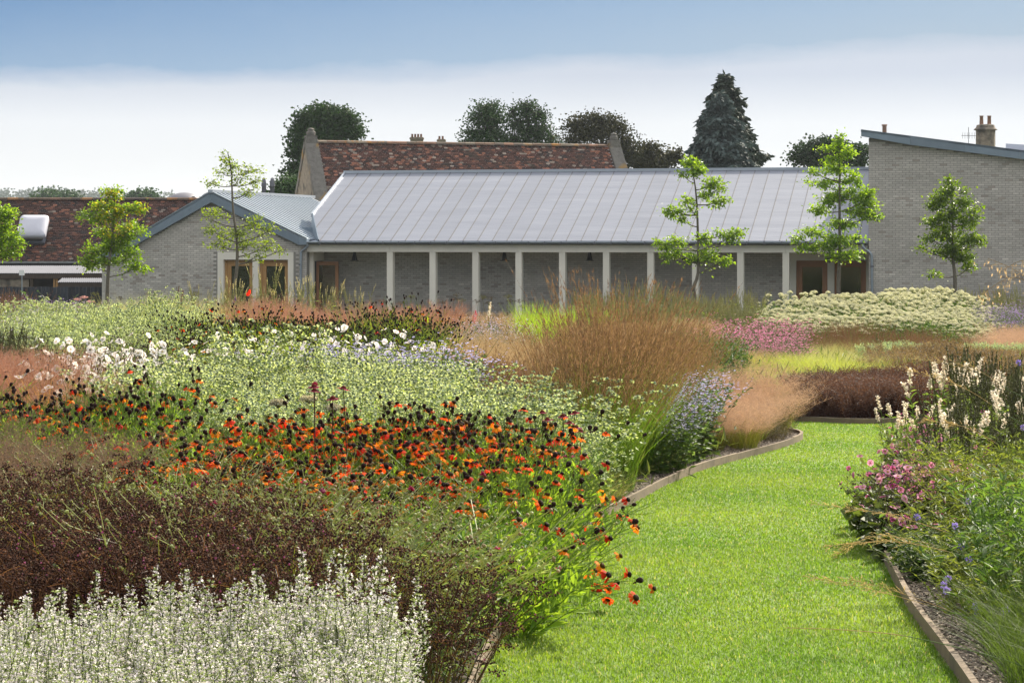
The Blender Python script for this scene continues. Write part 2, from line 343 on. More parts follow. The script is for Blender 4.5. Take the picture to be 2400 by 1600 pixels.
def edging(path, inside, label):
    """bent timber boards, each its own part"""
    root = empty('timber_edging', (path[0][0], path[0][1], float(gz(path[0][1]))), label=label, cat='edging')
    i = 0; k = 16
    while i < len(path) - 2:
        seg = path[i:i + k + 1]
        if len(seg) < 3: break
        d = np.gradient(seg, axis=0); d /= np.linalg.norm(d, axis=1, keepdims=True); nn = np.stack([-d[:, 1], d[:, 0]], 1) * inside
        top = 0.075 + random.uniform(-.006, .006); tilt = random.uniform(-.004, .004)
        z = gz(seg[:, 1]); z0 = float(gz(path[0][1])); p = PB(); n = len(seg); r = np.array([path[0][0], path[0][1]])
        a = seg - r; b = seg + nn * 0.024 - r; b2 = b + nn * tilt
        if n > 3: a[-1] -= d[-1] * 0.004; b[-1] -= d[-1] * 0.004; b2[-1] -= d[-1] * .004
        def col3(xy, zz): return np.concatenate([xy, zz[:, None]], 1)
        V = np.concatenate([col3(a, z - z0 - .03), col3(a, z - z0 + top), col3(b2, z - z0 + top), col3(b, z - z0 - .03)])
        q = []
        for j in range(n - 1):
            for c in range(4): c2 = (c + 1) % 4; q.append((c * n + j, c * n + j + 1, c2 * n + j + 1, c2 * n + j))
        q += [(0, n, 2 * n, 3 * n), (n - 1, 4 * n - 1, 3 * n - 1, 2 * n - 1)]
        p.add(V, quad=q); p.build('board', M['kerb'], root); i += k
    return root
edging(LE, 1, 'pale timber board edging curving along the bed of orange flowers beside the lawn')
edging(RE, -1, 'timber board edging along the right bed of pink and purple flowers')
edging(FE, 1, 'low timber edging before the dark purple mound at the head of the lawn')

# lawn grass: real blades, thinner further off
def inside_lawn(x, y):
    l = np.interp(y, LE[:, 1], LE[:, 0]); r = np.interp(y, RE[:, 1], RE[:, 0]); f = np.interp(x, FE[:, 0], FE[:, 1])
    l = np.where(y > 20.8, -3, l)
    return (x > l + .004) & (x < r - .004) & (y < f - .01)
gr = PB()
for (d0, d1, dens, hh, ww) in ((5.6, 9.0, 15000, .019, .0017), (9.0, 12.0, 10500, .018, .0022), (12.0, 17.0, 6500, .017, .0028), (17.0, 25.5, 3600, .016, .0038)):
    x0, x1 = (-0.4, 2.2) if d1 < 13 else ((0, 4.2) if d1 < 18 else (-1.0, 8))
    n = int((x1 - x0) * (d1 - d0) * dens); x = rng.uniform(x0, x1, n); y = rng.uniform(d0, d1, n); k = inside_lawn(x, y) & (np.abs(x / y) < 0.27); x = x[k]; y = y[k]; n = len(x)
    h = hh * rng.uniform(.55, 1.35, n); a = rng.uniform(0, 2 * pi, n); ln = rng.uniform(.2, 1.0, n) * h
    b = np.stack([x, y, gz(y) + .008], 1); sd = np.stack([np.cos(a), np.sin(a), np.zeros(n)], 1); fw = np.stack([-np.sin(a), np.cos(a), np.zeros(n)], 1)
    w = ww * rng.uniform(.7, 1.3, n)[:, None]
    tip = b + fw * ln[:, None] + np.array([0, 0, 1.]) * h[:, None]; mid = b + fw * ln[:, None] * .35 + np.array([0, 0, .62]) * h[:, None]
    V = np.stack([b - sd * w, b + sd * w, mid + sd * w * .8, mid - sd * w * .8, tip], 1).reshape(-1, 3); o = (np.arange(n) * 5)[:, None]
    pat = np.clip(0.5 + 0.22 * np.sin(x * 3.1 + y * 1.7) + 0.22 * np.sin(x * 1.3 - y * 2.9 + 1) + .18 * np.sin(x * 7.3 + y * 5.1) * np.sin(y * 6.7 - x * 2.2) + rng.normal(0, .12, n), 0, 1)
    c = np.array([.105, .205, .026]) * (1 - pat[:, None]) + np.array([.185, .275, .042]) * pat[:, None]
    c = c * rng.uniform(.8, 1.2, (n, 1)); dryk = rng.random(n) < .05; c[dryk] = (.36, .36, .22)
    gr.V.append(V); gr.C.append(np.repeat(c, 5, 0)); gr.Q.append(np.array([[0, 1, 2, 3]]) + o + gr.n); gr.T.append(np.array([[3, 2, 4]]) + o + gr.n); gr.n += 5 * n
gr.build('grass', M['blade'], kind='stuff', label='short bright green grass covering the curved lawn path', cat='grass')

# ------------------------------------------------------------------ the new building: one frame for facade coordinates (s, t, z)
TH = R(13.5); U = np.array([cos(TH), -sin(TH)]); W = np.array([sin(TH), cos(TH)])
P0 = np.array([(400 - CX) * 78.1 / F_PX, 78.1])
def SZ(x, y, t=0.0):
    k = (x - CX) / F_PX; b = P0 + W * t       # (b + s U).x = k (b + s U).y
    s = (k * b[1] - b[0]) / (U[0] - k * U[1]); Y = b[1] + s * U[1]
    return s, CAMZ - (y - HY) * Y / F_PX
def S(x, t=0.0): return SZ(x, 555, t)[0]
def Zt(x, y, t=0.0): return SZ(x, y, t)[1]
def frame_root(name, **k): return empty(name, (P0[0], P0[1], 0), -TH, **k)

BR = (np.array([(x, y, z) for (x, y, z) in [(.006, 0, .005), (.994, 0, .005), (.994, 0, .995), (.006, 0, .995), (0, 1, 0), (1, 1, 0), (1, 1, 1), (0, 1, 1)]], float), None,
      np.array([(0, 1, 2, 3), (0, 3, 7, 4), (1, 5, 6, 2), (3, 2, 6, 7), (0, 4, 5, 1)]), None)
BL, BH = 0.225, 0.075
def brick_mesh(col, name='brick'):
    p = PB(); p.inst(BR, np.zeros((1, 3)), np.eye(3)[None], np.array([[BL - .011, .012, BH - .0115]]), np.array([col])); return p.mesh(name, M['brick'])
def brick_cols(n):
    base = np.array([.47, .445, .405]) ; v = rng.normal(1, .055, (n, 1)); c = base * np.clip(v, .78, 1.22)
    w = rng.random(n); c[w < .06] *= (.80, .76, .74); c[w > .95] *= 1.13; return c
BRICK_MESHES = [brick_mesh(c) for c in brick_cols(10)]
def lay_bricks(wall, s0, s1, z0, z1, t, ok, single_area, max_single=300):
    """running bond on the plane t, proud of the mortar; the first ones inside single_area are objects, the rest one mesh"""
    P = []; rows = int((z1 - z0) / BH) + 1
    for r in range(rows):
        off = -(r % 2) * BL / 2; s = s0 + off
        while s < s1:
            z = z0 + r * BH; a = max(s, s0); b = min(s + BL, s1)
            if b - a > .05 and ok(a, b, z, z + BH): P.append((a, z, b - a))
            s += BL
    P = np.array(P); sing = np.zeros(len(P), bool); sa = single_area
    cand = np.where((P[:, 0] > sa[0]) & (P[:, 0] < sa[1]) & (P[:, 1] > sa[2]) & (P[:, 1] < sa[3]) & (P[:, 2] > BL - .002))[0]
    sing[cand[:max_single]] = True
    rest = P[~sing]; n = len(rest); p = PB()
    pos = np.stack([rest[:, 0] + .0055, np.full(n, t - .012) + rng.uniform(-.0015, .0015, n), rest[:, 1] + .0055], 1)
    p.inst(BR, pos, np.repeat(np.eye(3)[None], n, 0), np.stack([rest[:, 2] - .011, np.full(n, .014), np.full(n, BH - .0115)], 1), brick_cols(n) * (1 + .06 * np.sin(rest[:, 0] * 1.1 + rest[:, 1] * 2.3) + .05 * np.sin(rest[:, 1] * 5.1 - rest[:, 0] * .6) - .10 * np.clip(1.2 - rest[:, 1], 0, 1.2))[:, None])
    p.build('brick', M['brick'], wall, kind='stuff')
    for a, z, _ in P[sing]:
        o = bpy.data.objects.new('brick', random.choice(BRICK_MESHES)); link(o, wall); o.location = (a + .0055, t - .012 + random.uniform(-.0015, .0015), z + .0055)

# ---- gable building on the left
gb = frame_root('brick_building', label='grey brick gabled building with zinc verge and two oak glazed doors', cat='building')
sL, sR = S(239), S(719)
apex = SZ(494, 474); eL = SZ(245, 612); eR = SZ(705, 573.7)
def gtop(s):      # underside of the verge
    return np.interp(s, [sL, apex[0], eR[0], sR + .1], [Zt(245, 616) + .05, apex[1], eR[1], eR[1]])
o0, o1 = S(510), S(688); zt = Zt(600, 590.6)
w = PB()
w.prism([(sL, -.3), (o0, -.3), (o0, float(gtop(o0))), (apex[0], float(gtop(apex[0]))), (sL, float(gtop(sL)))] if o0 > apex[0] else [(sL, -.3), (o0, -.3), (o0, float(gtop(o0))), (sL, float(gtop(sL)))], 0, .3)
w.prism([(o0, zt), (o1, zt), (o1, float(gtop(o1))), (o0, float(gtop(o0)))], 0, .3)
w.prism([(o1, -.3), (sR, -.3), (sR, eR[1]), (eR[0], eR[1]), (o1, float(gtop(o1)))], 0, .3)
w.box(sR - .3, sR, .3, 11.5, -.3, eR[1] - .1); w.box(sL, sL + .3, .3, 11.5, -.3, Zt(245, 616)); w.box(sL, sR, 11.3, 11.5, -.3, 3.0)
wall = w.build('wall', M['mortar'], gb)
lay_bricks(wall, sL, sR, 0.0, 5.4, 0, lambda a, b, z0, z1: z1 < min(gtop(a), gtop(b)) - .0 and not (b > o0 + .01 and a < o1 - .01 and z0 < zt - .01), (S(300), S(500), .9, 2.6))
# stone surround, doors
op = [(S(524), S(592)), (S(606), S(675))]; zo = Zt(600, 608.5)
st = PB()
for a, b in ((o0, op[0][0]), (op[0][1], op[1][0]), (op[1][1], o1)): st.box(a, b, -.012, .28, 0, zo - .002)
st.build('door_surround', M['stone'], gb)
for a, b in ((o0, S(600)), (S(600) + .004, o1)): pbox('lintel', M['stone'], gb, a, b, -.014, .28, zo, zt)
pbox('dim_room_sheet', M['dark'], gb, sL + .35, sR - .35, 1.9, 1.95, 0, 3.0)  # one flat dark sheet; the unlit room's dimness is put into its colour
def glazed_door(parent, a, b, t, zb, ztop, fw, timber, label=None, angle=None, hinge=None):
    """a door: timber frame, pane, handle; its own origin at the hinge"""
    d = bpy.data.objects.new('door', None); link(d, parent); d.location = (a, t, zb)
    if angle: d.rotation_euler = (0, 0, angle)
    wd = b - a; h = ztop - zb; f = PB()
    f.box(0, fw, 0, .07, 0, h); f.box(wd - fw, wd, 0, .07, 0, h); f.box(fw, wd - fw, .002, .068, h - fw * 1.15, h); f.box(fw, wd - fw, .002, .068, 0, fw * 2)
    f.build('door_frame', timber, d); pbox('pane', M['glass'], d, fw, wd - fw, .028, .04, fw * 2, h - fw * 1.15)
    f = PB(); f.box(wd - fw * .6, wd - fw * .4, -.05, -.03, 1.0, 1.3); f.box(wd - fw * .55, wd - fw * .45, -.03, 0, 1.04, 1.07); f.box(wd - fw * .55, wd - fw * .45, -.03, 0, 1.23, 1.26); f.build('handle', M['lead'], d)
    return d
for a, b in op:
    f = PB(); f.box(a, a + .09, .14, .24, 0, zo - .02); f.box(b - .03, b, .14, .24, 0, zo - .02); f.box(a + .09, b - .03, .142, .238, zo - .06, zo - .02); f.build('outer_frame', M['oak'], gb)
    glazed_door(gb, a + .092, b - .032, .16, .02, zo - .064, .145, M['oak'])
# round vent on the wall
c = SZ(320, 587); v = PB(); v.lathe([(0.0, .05), (.05, .06), (.085, .04), (.09, 0)], seg=14); o = v.build('wall_vent', M['plastic'], gb, smooth=True); o.location = (c[0], -.012, c[1]); o.rotation_euler = (R(90), 0, 0)
v = PB(); v.box(-.045, .045, -.005, .005, -.02, .012); h_ = v.build('vent_opening', M['black'], o); h_.rotation_euler = (R(90), 0, 0); h_.location = (0, -.012, .062)
# verge fascia in lengths
def fascia(parent, top, bot, t0, t1, cuts, m):
    for a, b in zip(cuts[:-1], cuts[1:]):
        a2, b2 = a + .003, b - .003
        p = PB(); p.prism([(a2, float(np.interp(a2, *bot))), (b2, float(np.interp(b2, *bot))), (b2, float(np.interp(b2, *top))), (a2, float(np.interp(a2, *top)))], t0, t1); p.build('fascia_panel', m, parent)
tp = [SZ(x, y, -.2) for x, y in ((226, 607), (494, 449), (719, 559))]; bt = [SZ(x, y, -.2) for x, y in ((226, 626), (494, 474), (700, 573.7), (719, 573.7))]
fs = PB(); ft = ([p[0] for p in tp], [p[1] for p in tp]); fb = ([p[0] for p in bt], [p[1] for p in bt])
fascia(gb, ft, fb, -.2, .1, [tp[0][0], S(345, -.2), S(445, -.2), tp[1][0], S(595, -.2), bt[2][0], tp[2][0]], M['zincd'])
# roof slopes with standing seams
def slope_seams(parent, ridge_s, ridge_z, eave_s, eave_z, t0, t1, pitch, m, seam_m, clip=None, right=True):
    n = int((t1 - t0) / pitch)
    for i in range(n):
        a, b = t0 + i * pitch, t0 + (i + 1) * pitch; es, ez = (eave_s, eave_z) if clip is None else clip(a)
        q = [(ridge_s, a, ridge_z), (es, a, ez), (es, b, ez), (ridge_s, b, ridge_z)]
        if not right: q = q[::-1]
        p = PB(); p.slab(q, .05); p.build('roof_panel', m, parent)
        p = PB(); p.slab([(x, y + dy, z + .045) for (x, y, z), dy in zip(((ridge_s, a, ridge_z), (es, a, ez), (es, a, ez), (ridge_s, a, ridge_z)), (0, 0, .022, .022))] if right else [(x, y + dy, z + .045) for (x, y, z), dy in zip(((ridge_s, a, ridge_z), (ridge_s, a, ridge_z), (es, a, ez), (es, a, ez)), (0, .022, .022, 0))], .05); p.build('standing_seam', seam_m, parent)
rz = Zt(494, 450, -.2); rs = S(494, -.2); es_, ez_ = S(719, -.2), Zt(719, 560, -.2)
nz = Zt(709, 534, 1.85); ns = S(709, 1.85)
def clip_e(t):
    if t < 1.7: return es_, ez_
    return es_ + (rs - es_) * .22, ez_ + (rz - ez_) * .22
slope_seams(gb, rs, rz, es_, ez_, -.2, 11.4, .43, M['zincl'], M['gutter'], clip_e)
slope_seams(gb, rs, rz, tp[0][0], tp[0][1], -.2, 11.4, .43, M['zincl'], M['gutter'], None, False)
p = PB(); p.box(rs - .09, rs + .09, -.25, 11.3, rz - .03, rz + .085); p.build('ridge_cap', M['zincl'], gb)
# lead flat between the two roofs
a0, a1 = es_ - .02, S(752); zf0, zf1 = Zt(735, 566.5), Zt(735, 566.5) + .30
p = PB(); p.slab([(a0, 0, zf0), (a1, 0, zf0), (a1 + .2, 3.2, zf1), (a0 - 1.2, 3.2, zf1)], .04); p.build('lead_flat', M['zincl'], gb)
p = PB(); p.box(S(700, 1.8), S(745, 1.8), 1.72, 1.78, Zt(720, 545, 1.8), Zt(720, 533, 1.8)); p.build('upstand', M['zincd'], gb)

# ---- arcade
TB = 1.55
ar = frame_root('arcade_building', label='long low brick cloister with pale stone columns under a zinc roof', cat='building')
zb_, zbt = Zt(1400, 591.3), Zt(1400, 574); SE = S(2034)
cols = [906.5, 1006.6, 1107, 1208, 1310, 1413, 1517, 1622, 1727.5, 1834]
for i, x in enumerate(cols):
    a = S(x); pbox('column', M['stone'], ar, a, a + .222, 0, .28, 0, zb_ - .002)
cuts = [S(719) + .006, S(913), S(1214.5), S(1524.5), S(1842), SE]
for a, b in zip(cuts[:-1], cuts[1:]): pbox('beam', M['stone'], ar, a + .003, b - .003, -.012, .295, zb_, zbt)
# back wall, end walls, soffit, floor
s0b = S(755, TB); sd0 = S(1852, TB)
w = PB(); w.box(s0b - .6, sd0, TB, TB + .3, -.3, zbt + .2); bw = w.build('wall', M['mortar'], ar)
lay_bricks(bw, s0b, sd0, 0.0, zb_ + .12, TB, lambda a, b, z0, z1: True, (S(930, TB), S(1500, TB), 1.2, 2.9))
zo2 = Zt(1940, 610.5, TB)
p = PB(); dd = [(S(1866, TB), S(1939.5, TB)), (S(1955.5, TB), S(2030, TB))]
for a, b in ((sd0, dd[0][0]), (dd[0][1], dd[1][0]), (dd[1][1], SE)): p.box(a, b, TB - .03, TB + .25, 0, zo2 - .002)
p.build('door_surround', M['stone'], ar); pbox('lintel', M['stone'], ar, sd0, SE, TB - .032, TB + .25, zo2, zb_ + .2)
for k, (a, b) in enumerate(dd):
    f = PB(); f.box(a, a + .08, TB + .04, TB + .14, 0, zo2 - .01); f.box(b - .05, b, TB + .04, TB + .14, 0, zo2 - .01); f.box(a + .08, b - .05, TB + .042, TB + .138, zo2 - .07, zo2 - .01); f.build('outer_frame', M['oakd'], ar)
    glazed_door(ar, a + .082, b - .052, TB + .06, .02, zo2 - .075, .13, M['oakd'])
pbox('room_back_wall', M['wallin'], ar, sd0 - 1, SE + 1.5, TB + 5, TB + 5.1, 0, 3.2)
w = PB()
for x0_, x1_ in ((sd0 + .7, sd0 + 1.0), (sd0 + 1.9, sd0 + 2.05), (SE - .9, SE - .7), (SE - .3, SE)): w.box(x0_, x1_, TB + 3.5, TB + 3.7, 0, 3.1)
w.build('inner_pillar', M['wallin'], ar)
pbox('soffit', M['stone'], ar, S(719) + .01, SE, .296, TB + .3, zb_ + .14, zb_ + .2)
pbox('floor', M['paving'], ar, S(719) + .01, SE, -.3, TB, -.25, .012)
# left end wall with stone door head and an open leaf
sl = S(724)
p = PB(); p.box(sl - .12, sl, .296, TB, 0, zb_ + .13); p.build('end_wall', M['stone'], ar)
p = PB(); p.box(sl - .0, sl + .06, .30, .46, 0, Zt(735, 612, .4)); p.box(sl, sl + .065, .30, TB - .02, Zt(740, 611, .8), zb_ + .12); p.build('door_surround', M['stone'], ar)
pbox('doorway_shade', M['dark'], ar, sl + .0, sl + .012, .47, TB - .05, 0, Zt(740, 612, .8))  # thin dark sheet on the wall; the doorway's shade is in its colour
a_, b_ = S(739, .75), S(797, 1.1)
glazed_door(ar, a_, b_, .8, .02, Zt(765, 613, .9), .115, M['oakd'], angle=R(10))
# roof
k_run = 6.2; ev_t = -.12; s_e0 = S(719); ez = Zt(1400, 564.5, ev_t); rzz = Zt(1400, 399.5, k_run)
rt = k_run
def rp(s, f, dz=0): return (s, ev_t + (rt - ev_t) * f, ez + (rzz - ez) * f + dz)
pitch = .532; s_first = S(747.5, ev_t)
def clipf(s):      # cut corner at the left end, as fraction up the slope where the roof starts
    s_cut = S(734, ev_t + (rt - ev_t) * .36); 
    return 0.0 if s >= s_first else min(.36, (s_first - s) / max(.01, (s_first - s_cut)) * .36)
sv = S(811, rt)      # verge
s = sv; edges = []
while s < SE + .3: edges.append(min(s, SE + .02)); s += pitch
if edges[-1] < SE: edges.append(SE + .02)
ROOFN = np.cross(np.array([1, 0, 0]), np.array([0, rt - ev_t, rzz - ez])); ROOFN = ROOFN / np.linalg.norm(ROOFN)
for i, (a, b) in enumerate(zip(edges[:-1], edges[1:])):
    fa, fb = clipf(a), clipf(b)
    q = [rp(a + .004, fa), rp(b - .004, fb), rp(b - .004, 1), rp(a + .004, 1)]
    if fa > 0 and fb == 0 and b > s_first + .02: q = [rp(a + .004, fa), rp(s_first, 0), rp(b - .004, 0), rp(b - .004, 1), rp(a + .004, 1)]
    p = PB(); p.slab(q, .04); p.build('roof_panel', M['zinc'], ar)
    n3 = ROOFN * .020
    q = [np.array(rp(a - .008, fa)) + n3, np.array(rp(a + .008, fa)) + n3, np.array(rp(a + .008, 1)) + n3, np.array(rp(a - .008, 1)) + n3]
    p = PB(); p.slab(q, .05); p.build('standing_seam', M['seam'], ar)
p = PB(); p.slab([rp(sv - .06, .36, .05), rp(sv + .012, .36, .05), rp(sv + .012, 1, .05), rp(sv - .06, 1, .05)], .14); p.build('verge_trim', M['zincl'], ar)
cA = np.array(rp(S(734, ev_t + (rt - ev_t) * .36), .36)); cB = np.array(rp(s_first, 0.0))
p = PB(); p.add([cA + (0, 0, .06), cB + (0, 0, .06), cB + (0.02, 0, -.16), cA + (-.1, 0, -.75), cA + (-.03, 0, .06), cB + (-.03, 0, .06), cB + (-.03, 0, -.16), cA + (-.13, 0, -.75)], quad=[(0, 1, 2, 3), (4, 7, 6, 5), (0, 4, 5, 1), (3, 2, 6, 7)]); p.build('upstand', M['zincd'], ar)
p = PB(); q0 = np.array(rp(sv - .05, 1)); 
for a, b in ((sv - .06, S(1100, rt)), (S(1100, rt) + .006, S(1500, rt)), (S(1500, rt) + .006, SE + .02)):
    p = PB(); p.box(a, b, rt - .14, rt + .14, rzz - .05, rzz + .055); p.build('ridge_cap', M['zincl'], ar)
p = PB(); p.slab([(sv, rt + 4, rzz - 2.2), (sv, rt + .1, rzz - .06), (SE, rt + .1, rzz - .06), (SE, rt + 4, rzz - 2.2)], .04); p.build('back_slope', M['zincd'], ar)
p = PB(); p.box(sv + .2, SE, rt + 3.6, rt + 3.8, 0, rzz - 2.2); p.build('back_wall', M['mortar'], ar)
# gutter: half round trough with brackets
gz_ = Zt(1400, 566.3, -.2); gs0, gs1 = S(719.5, -.2), S(2033, -.2)
th = np.linspace(pi, 2 * pi, 9); prof = [(-.2 + .075 * cos(a), gz_ + .085 * sin(a)) for a in th]; prof2 = [(-.2 + .069 * cos(a), gz_ + .079 * sin(a)) for a in th[::-1]]
pr = prof + prof2; p = PB(); n = len(pr); V = [(gs0, y, z) for y, z in pr] + [(gs1, y, z) for y, z in pr]
p.add(V, quad=[(i, (i + 1) % n, n + (i + 1) % n, n + i) for i in range(n)]); gut = p.build('gutter', M['gutter'], ar, smooth=True)
x = 751.0; bp_ = PB(); bp_.box(-.017, .017, -.083, .083, -.095, .006); bm_ = bp_.mesh('gutter_bracket', M['corr'])
sx = S(751, -.2); 
while sx < gs1 - .2: o = bpy.data.objects.new('bracket', bm_); link(o, gut); o.location = (sx, -.2, gz_); sx += .59
p = PB(); p.box(gs0, gs1, -.125, .1, gz_ - .03, ez - .03); p.build('eave_board', M['zincd'], ar)
# downpipes
def pipe(pts_px, t, parent):
    pts = [(SZ(x, y, t)[0], t, SZ(x, y, t)[1]) for x, y in pts_px]; pts[0] = (pts[0][0], -.2, pts[0][2]); pts[1] = (pts[1][0], -.2 + (t + .2) * .3, pts[1][2])
    pp = smooth_path(pts, 26); pp[-1, 2] = 0; o = tube_obj('downpipe', M['gutter'], parent, pp, .043, 10)
    for zc in (2.55, 1.1):
        q = PB(); q.lathe([(.05, -.03), (.055, -.03), (.055, .03), (.05, .03)], (pts[-1][0], t, zc), 12); q.build('pipe_clip', M['corr'], o)
pipe([(722, 570), (722, 578), (706.5, 590), (705.5, 602), (704.5, 680), (703.5, 740), (703, 780)], -.09, ar)
# pendant lamps
for i, (x, yb) in enumerate(((831, 611), (1182, 611), (1382, 611), (1604, 611), (1942.5, 613))):
    t = .75; s_, z_ = SZ(x, yb, t); wpt = P0 + U * s_ + W * t
    lt = empty('pendant_lamp', (wpt[0], wpt[1], z_), 0, label=('black cone pendant lamp nearest the open brown door at the left end of the cloister', 'black cone pendant lamp hanging between the third and fourth columns', 'black cone pendant lamp hanging between the fifth and sixth columns', 'black cone pendant lamp half hidden behind the small tree with gaps', 'black cone pendant lamp above the pair of brown doors')[i], cat='lamp', group='pendant lamps hanging in the cloister')
    ch = zb_ + .14 - z_; q = PB(); q.lathe([(.0, ch), (.05, ch), (.055, .28), (.10, .03), (.17, .0), (.165, -.008), (.09, .012), (.045, .26)], seg=16); q.build('lamp_shade', M['black'], lt, smooth=True)
    q = PB(); q.lathe([(.0, -.07), (.05, -.05), (.065, -.01), (.05, .03), (0, .05)], seg=12); q.build('bulb', M['glow'], lt, smooth=True)

# ---- right building
rbd = frame_root('tall_brick_building', label='tall grey brick building with sloping zinc roof edge at the right', cat='building')
TR = -.16; a0 = S(2036, TR); a1 = S(2760, TR)
tr_ = [SZ(x, y, TR - .25) for x, y in ((2018, 304), (2140, 319), (2400, 353), (2760, 400))]; bq = [SZ(x, y, TR - .25) for x, y in ((2018, 319), (2036, 328), (2140, 340.5), (2400, 373.7), (2760, 420))]
def rtop(s): return np.interp(s, [p[0] for p in bq], [p[1] for p in bq])
w = PB(); w.prism([(a0, -.3), (a1, -.3), (a1, float(rtop(a1)) + .05), (a0, float(rtop(a0)) + .05)], TR, TR + .3); w.box(a0, a0 + .3, TR + .3, 9, -.3, 7.0)
rw = w.build('wall', M['mortar'], rbd)
lay_bricks(rw, a0, a1, 0.0, 7.6, TR, lambda a, b, z0, z1: z1 < min(rtop(a), rtop(b)) + .04, (S(2290, TR), a1, 1.5, 3.9))
cs = [tr_[0][0], S(2134, TR - .25), S(2262, TR - .25), S(2390, TR - .25), tr_[3][0]]
fascia(rbd, ([p[0] for p in tr_], [p[1] for p in tr_]), ([p[0] for p in bq], [p[1] for p in bq]), TR - .25, TR - .0, cs, M['zincd'])
p = PB(); p.slab([(tr_[0][0], TR - .25, tr_[0][1] + .01), (tr_[3][0], TR - .25, tr_[3][1] + .01), (tr_[3][0], 9, tr_[3][1] + .01), (tr_[0][0], 9, tr_[0][1] + .01)], .08); p.build('roof', M['zincd'], rbd)
pipe([(2022, 572), (2024, 580), (2039, 592), (2043, 604), (2043.5, 640), (2044, 690), (2044, 780)], TR - .07, ar)
p = PB(); q0 = SZ(2358, 338, 4); q1 = SZ(2500, 352, 4); p.slab([(q0[0], 3.5, q0[1]), (q1[0] + 1, 3.5, q1[1]), (q1[0] + 1, 6, q1[1]), (q0[0], 6, q0[1])], .35); p.build('rooflight_box', M['plastic'], rbd)
c = SZ(2073, 300, 3); p = PB(); p.lathe([(.0, .12), (.10, .12), (.10, .08), (.075, .07), (.075, -.5)], (c[0], 3, c[1]), 12); p.build('flue', M['pot'], rbd, smooth=True)

def arr(*a): return np.array(a, float)
# ------------------------------------------------------------------ old tiled buildings
TILE = (np.array([(.01, 0, 0), (.99, 0, 0), (.99, 1, .0), (.01, 1, .0), (.01, 0, -1), (.99, 0, -1), (.5, 0, .35)], float),
        np.array([(0, 1, 6), (0, 6, 3), (6, 1, 2), (6, 2, 3)]), np.array([(4, 5, 1, 0)]), None)
def tile_cols(n, bright=.12, grey=.05):
    c = np.array([.080, .037, .028]) * rng.uniform(.45, 1.45, (n, 1)); w = rng.random(n)
    k = w < bright; c[k] = np.array([.24, .10, .062]) * rng.uniform(.7, 1.25, (k.sum(), 1))
    k = w > 1 - grey; c[k] = np.array([.27, .22, .18]) * rng.uniform(.6, 1.2, (k.sum(), 1))
    k = (w > .4) & (w < .55); c[k] = np.array([.035, .026, .025]) * rng.uniform(.7, 1.4, (k.sum(), 1)); return c
def tile_roof(roof, e0, e1, r0, vis, bright, grey, gauge=.10, tw=.165):
    """e0,e1 eave ends; r0 the ridge above e0 (root coordinates); tiles facing the garden; vis: fractions of height tiled"""
    e0, e1, r0 = map(lambda v: np.array(v, float), (e0, e1, r0)); ax = e1 - e0; Lx = np.linalg.norm(ax); ax /= Lx; up = r0 - e0; Lu = np.linalg.norm(up); up /= Lu; nn = np.cross(ax, up)
    lift = up + nn * .0; tilt = unit((up * 1.0 - nn * .10)[None])[0]; n2 = np.cross(ax, tilt)
    rows = np.arange(int(vis * Lu / gauge) + 1); pos = []; 
    for r in range(int((1 - vis) * Lu / gauge), int(Lu / gauge)):
        xs_ = np.arange(-(r % 2) * tw / 2, Lx - tw * .5, tw); xs_ = xs_[xs_ > -.01]
        pos.append(e0[None] + ax[None] * xs_[:, None] + up * (r * gauge) + nn * .035)
    pos = np.concatenate(pos); n = len(pos); pos += nn * rng.uniform(-.004, .006, (n, 1)); Rm = np.repeat(np.stack([ax, tilt, n2], 1)[None], n, 0)
    sc = np.stack([np.full(n, tw), np.full(n, gauge * 1.6), rng.uniform(.012, .020, n)], 1); c = tile_cols(n, bright, grey)
    single = np.zeros(n, bool); single[rng.choice(n, 300, replace=False)] = True
    p = PB(); p.inst(TILE, pos[~single], Rm[~single], sc[~single], c[~single]); p.build('tile', M['tile'], roof, kind='stuff')
    ms = []
    for q in tile_cols(12, bright, grey):
        p = PB(); p.inst(TILE, np.zeros((1, 3)), Rm[:1], sc[:1], q[None]); ms.append(p.mesh('tile', M['tile']))
    for i in np.where(single)[0]: o = bpy.data.objects.new('tile', random.choice(ms)); link(o, roof); o.location = pos[i]

# barn with stone gables behind the cloister
A = px(742, 334, 95.0); Bq = px(1425, 343.5, 99.3); ang = math.atan2(Bq[1] - A[1], Bq[0] - A[0]); Lb = math.dist(A[:2], Bq[:2])
bn = empty('stone_barn', (A[0], A[1], 0), ang, label='old stone barn with mottled red clay tile roof behind the cloister', cat='barn')
RZ = A[2]; RN = 3.6; EZ = RZ - RN * 1.19
p = PB(); p.slab([(0, -RN, EZ), (Lb, -RN, EZ), (Lb, 0, RZ), (0, 0, RZ)], .1); p.slab([(Lb, RN, EZ), (0, RN, EZ), (0, 0, RZ), (Lb, 0, RZ)], .1); rf = p.build('roof', M['tile'], bn)
tile_roof(rf, (0, -RN, EZ), (Lb, -RN, EZ), (0, 0, RZ), .62, .14, .07)
s_ = 0
while s_ < Lb - .1:      # ridge tiles
    ln = min(.46, Lb - s_); p = PB(); th = np.linspace(0, pi, 6); pr = [(.15 * cos(a), .12 * sin(a) - .01) for a in th]
    V = [(s_, y, RZ + z) for y, z in pr] + [(s_ + ln - .015, y, RZ + z) for y, z in pr]; n = 6
    p.add(V, quad=[(i, i + 1, n + i + 1, n + i) for i in range(n - 1)], col=random.choice([(.16, .10, .07), (.22, .12, .08), (.13, .10, .08), (.2, .16, .12)])); p.build('ridge_tile', M['ridge'], rf); s_ += .46
p = PB()
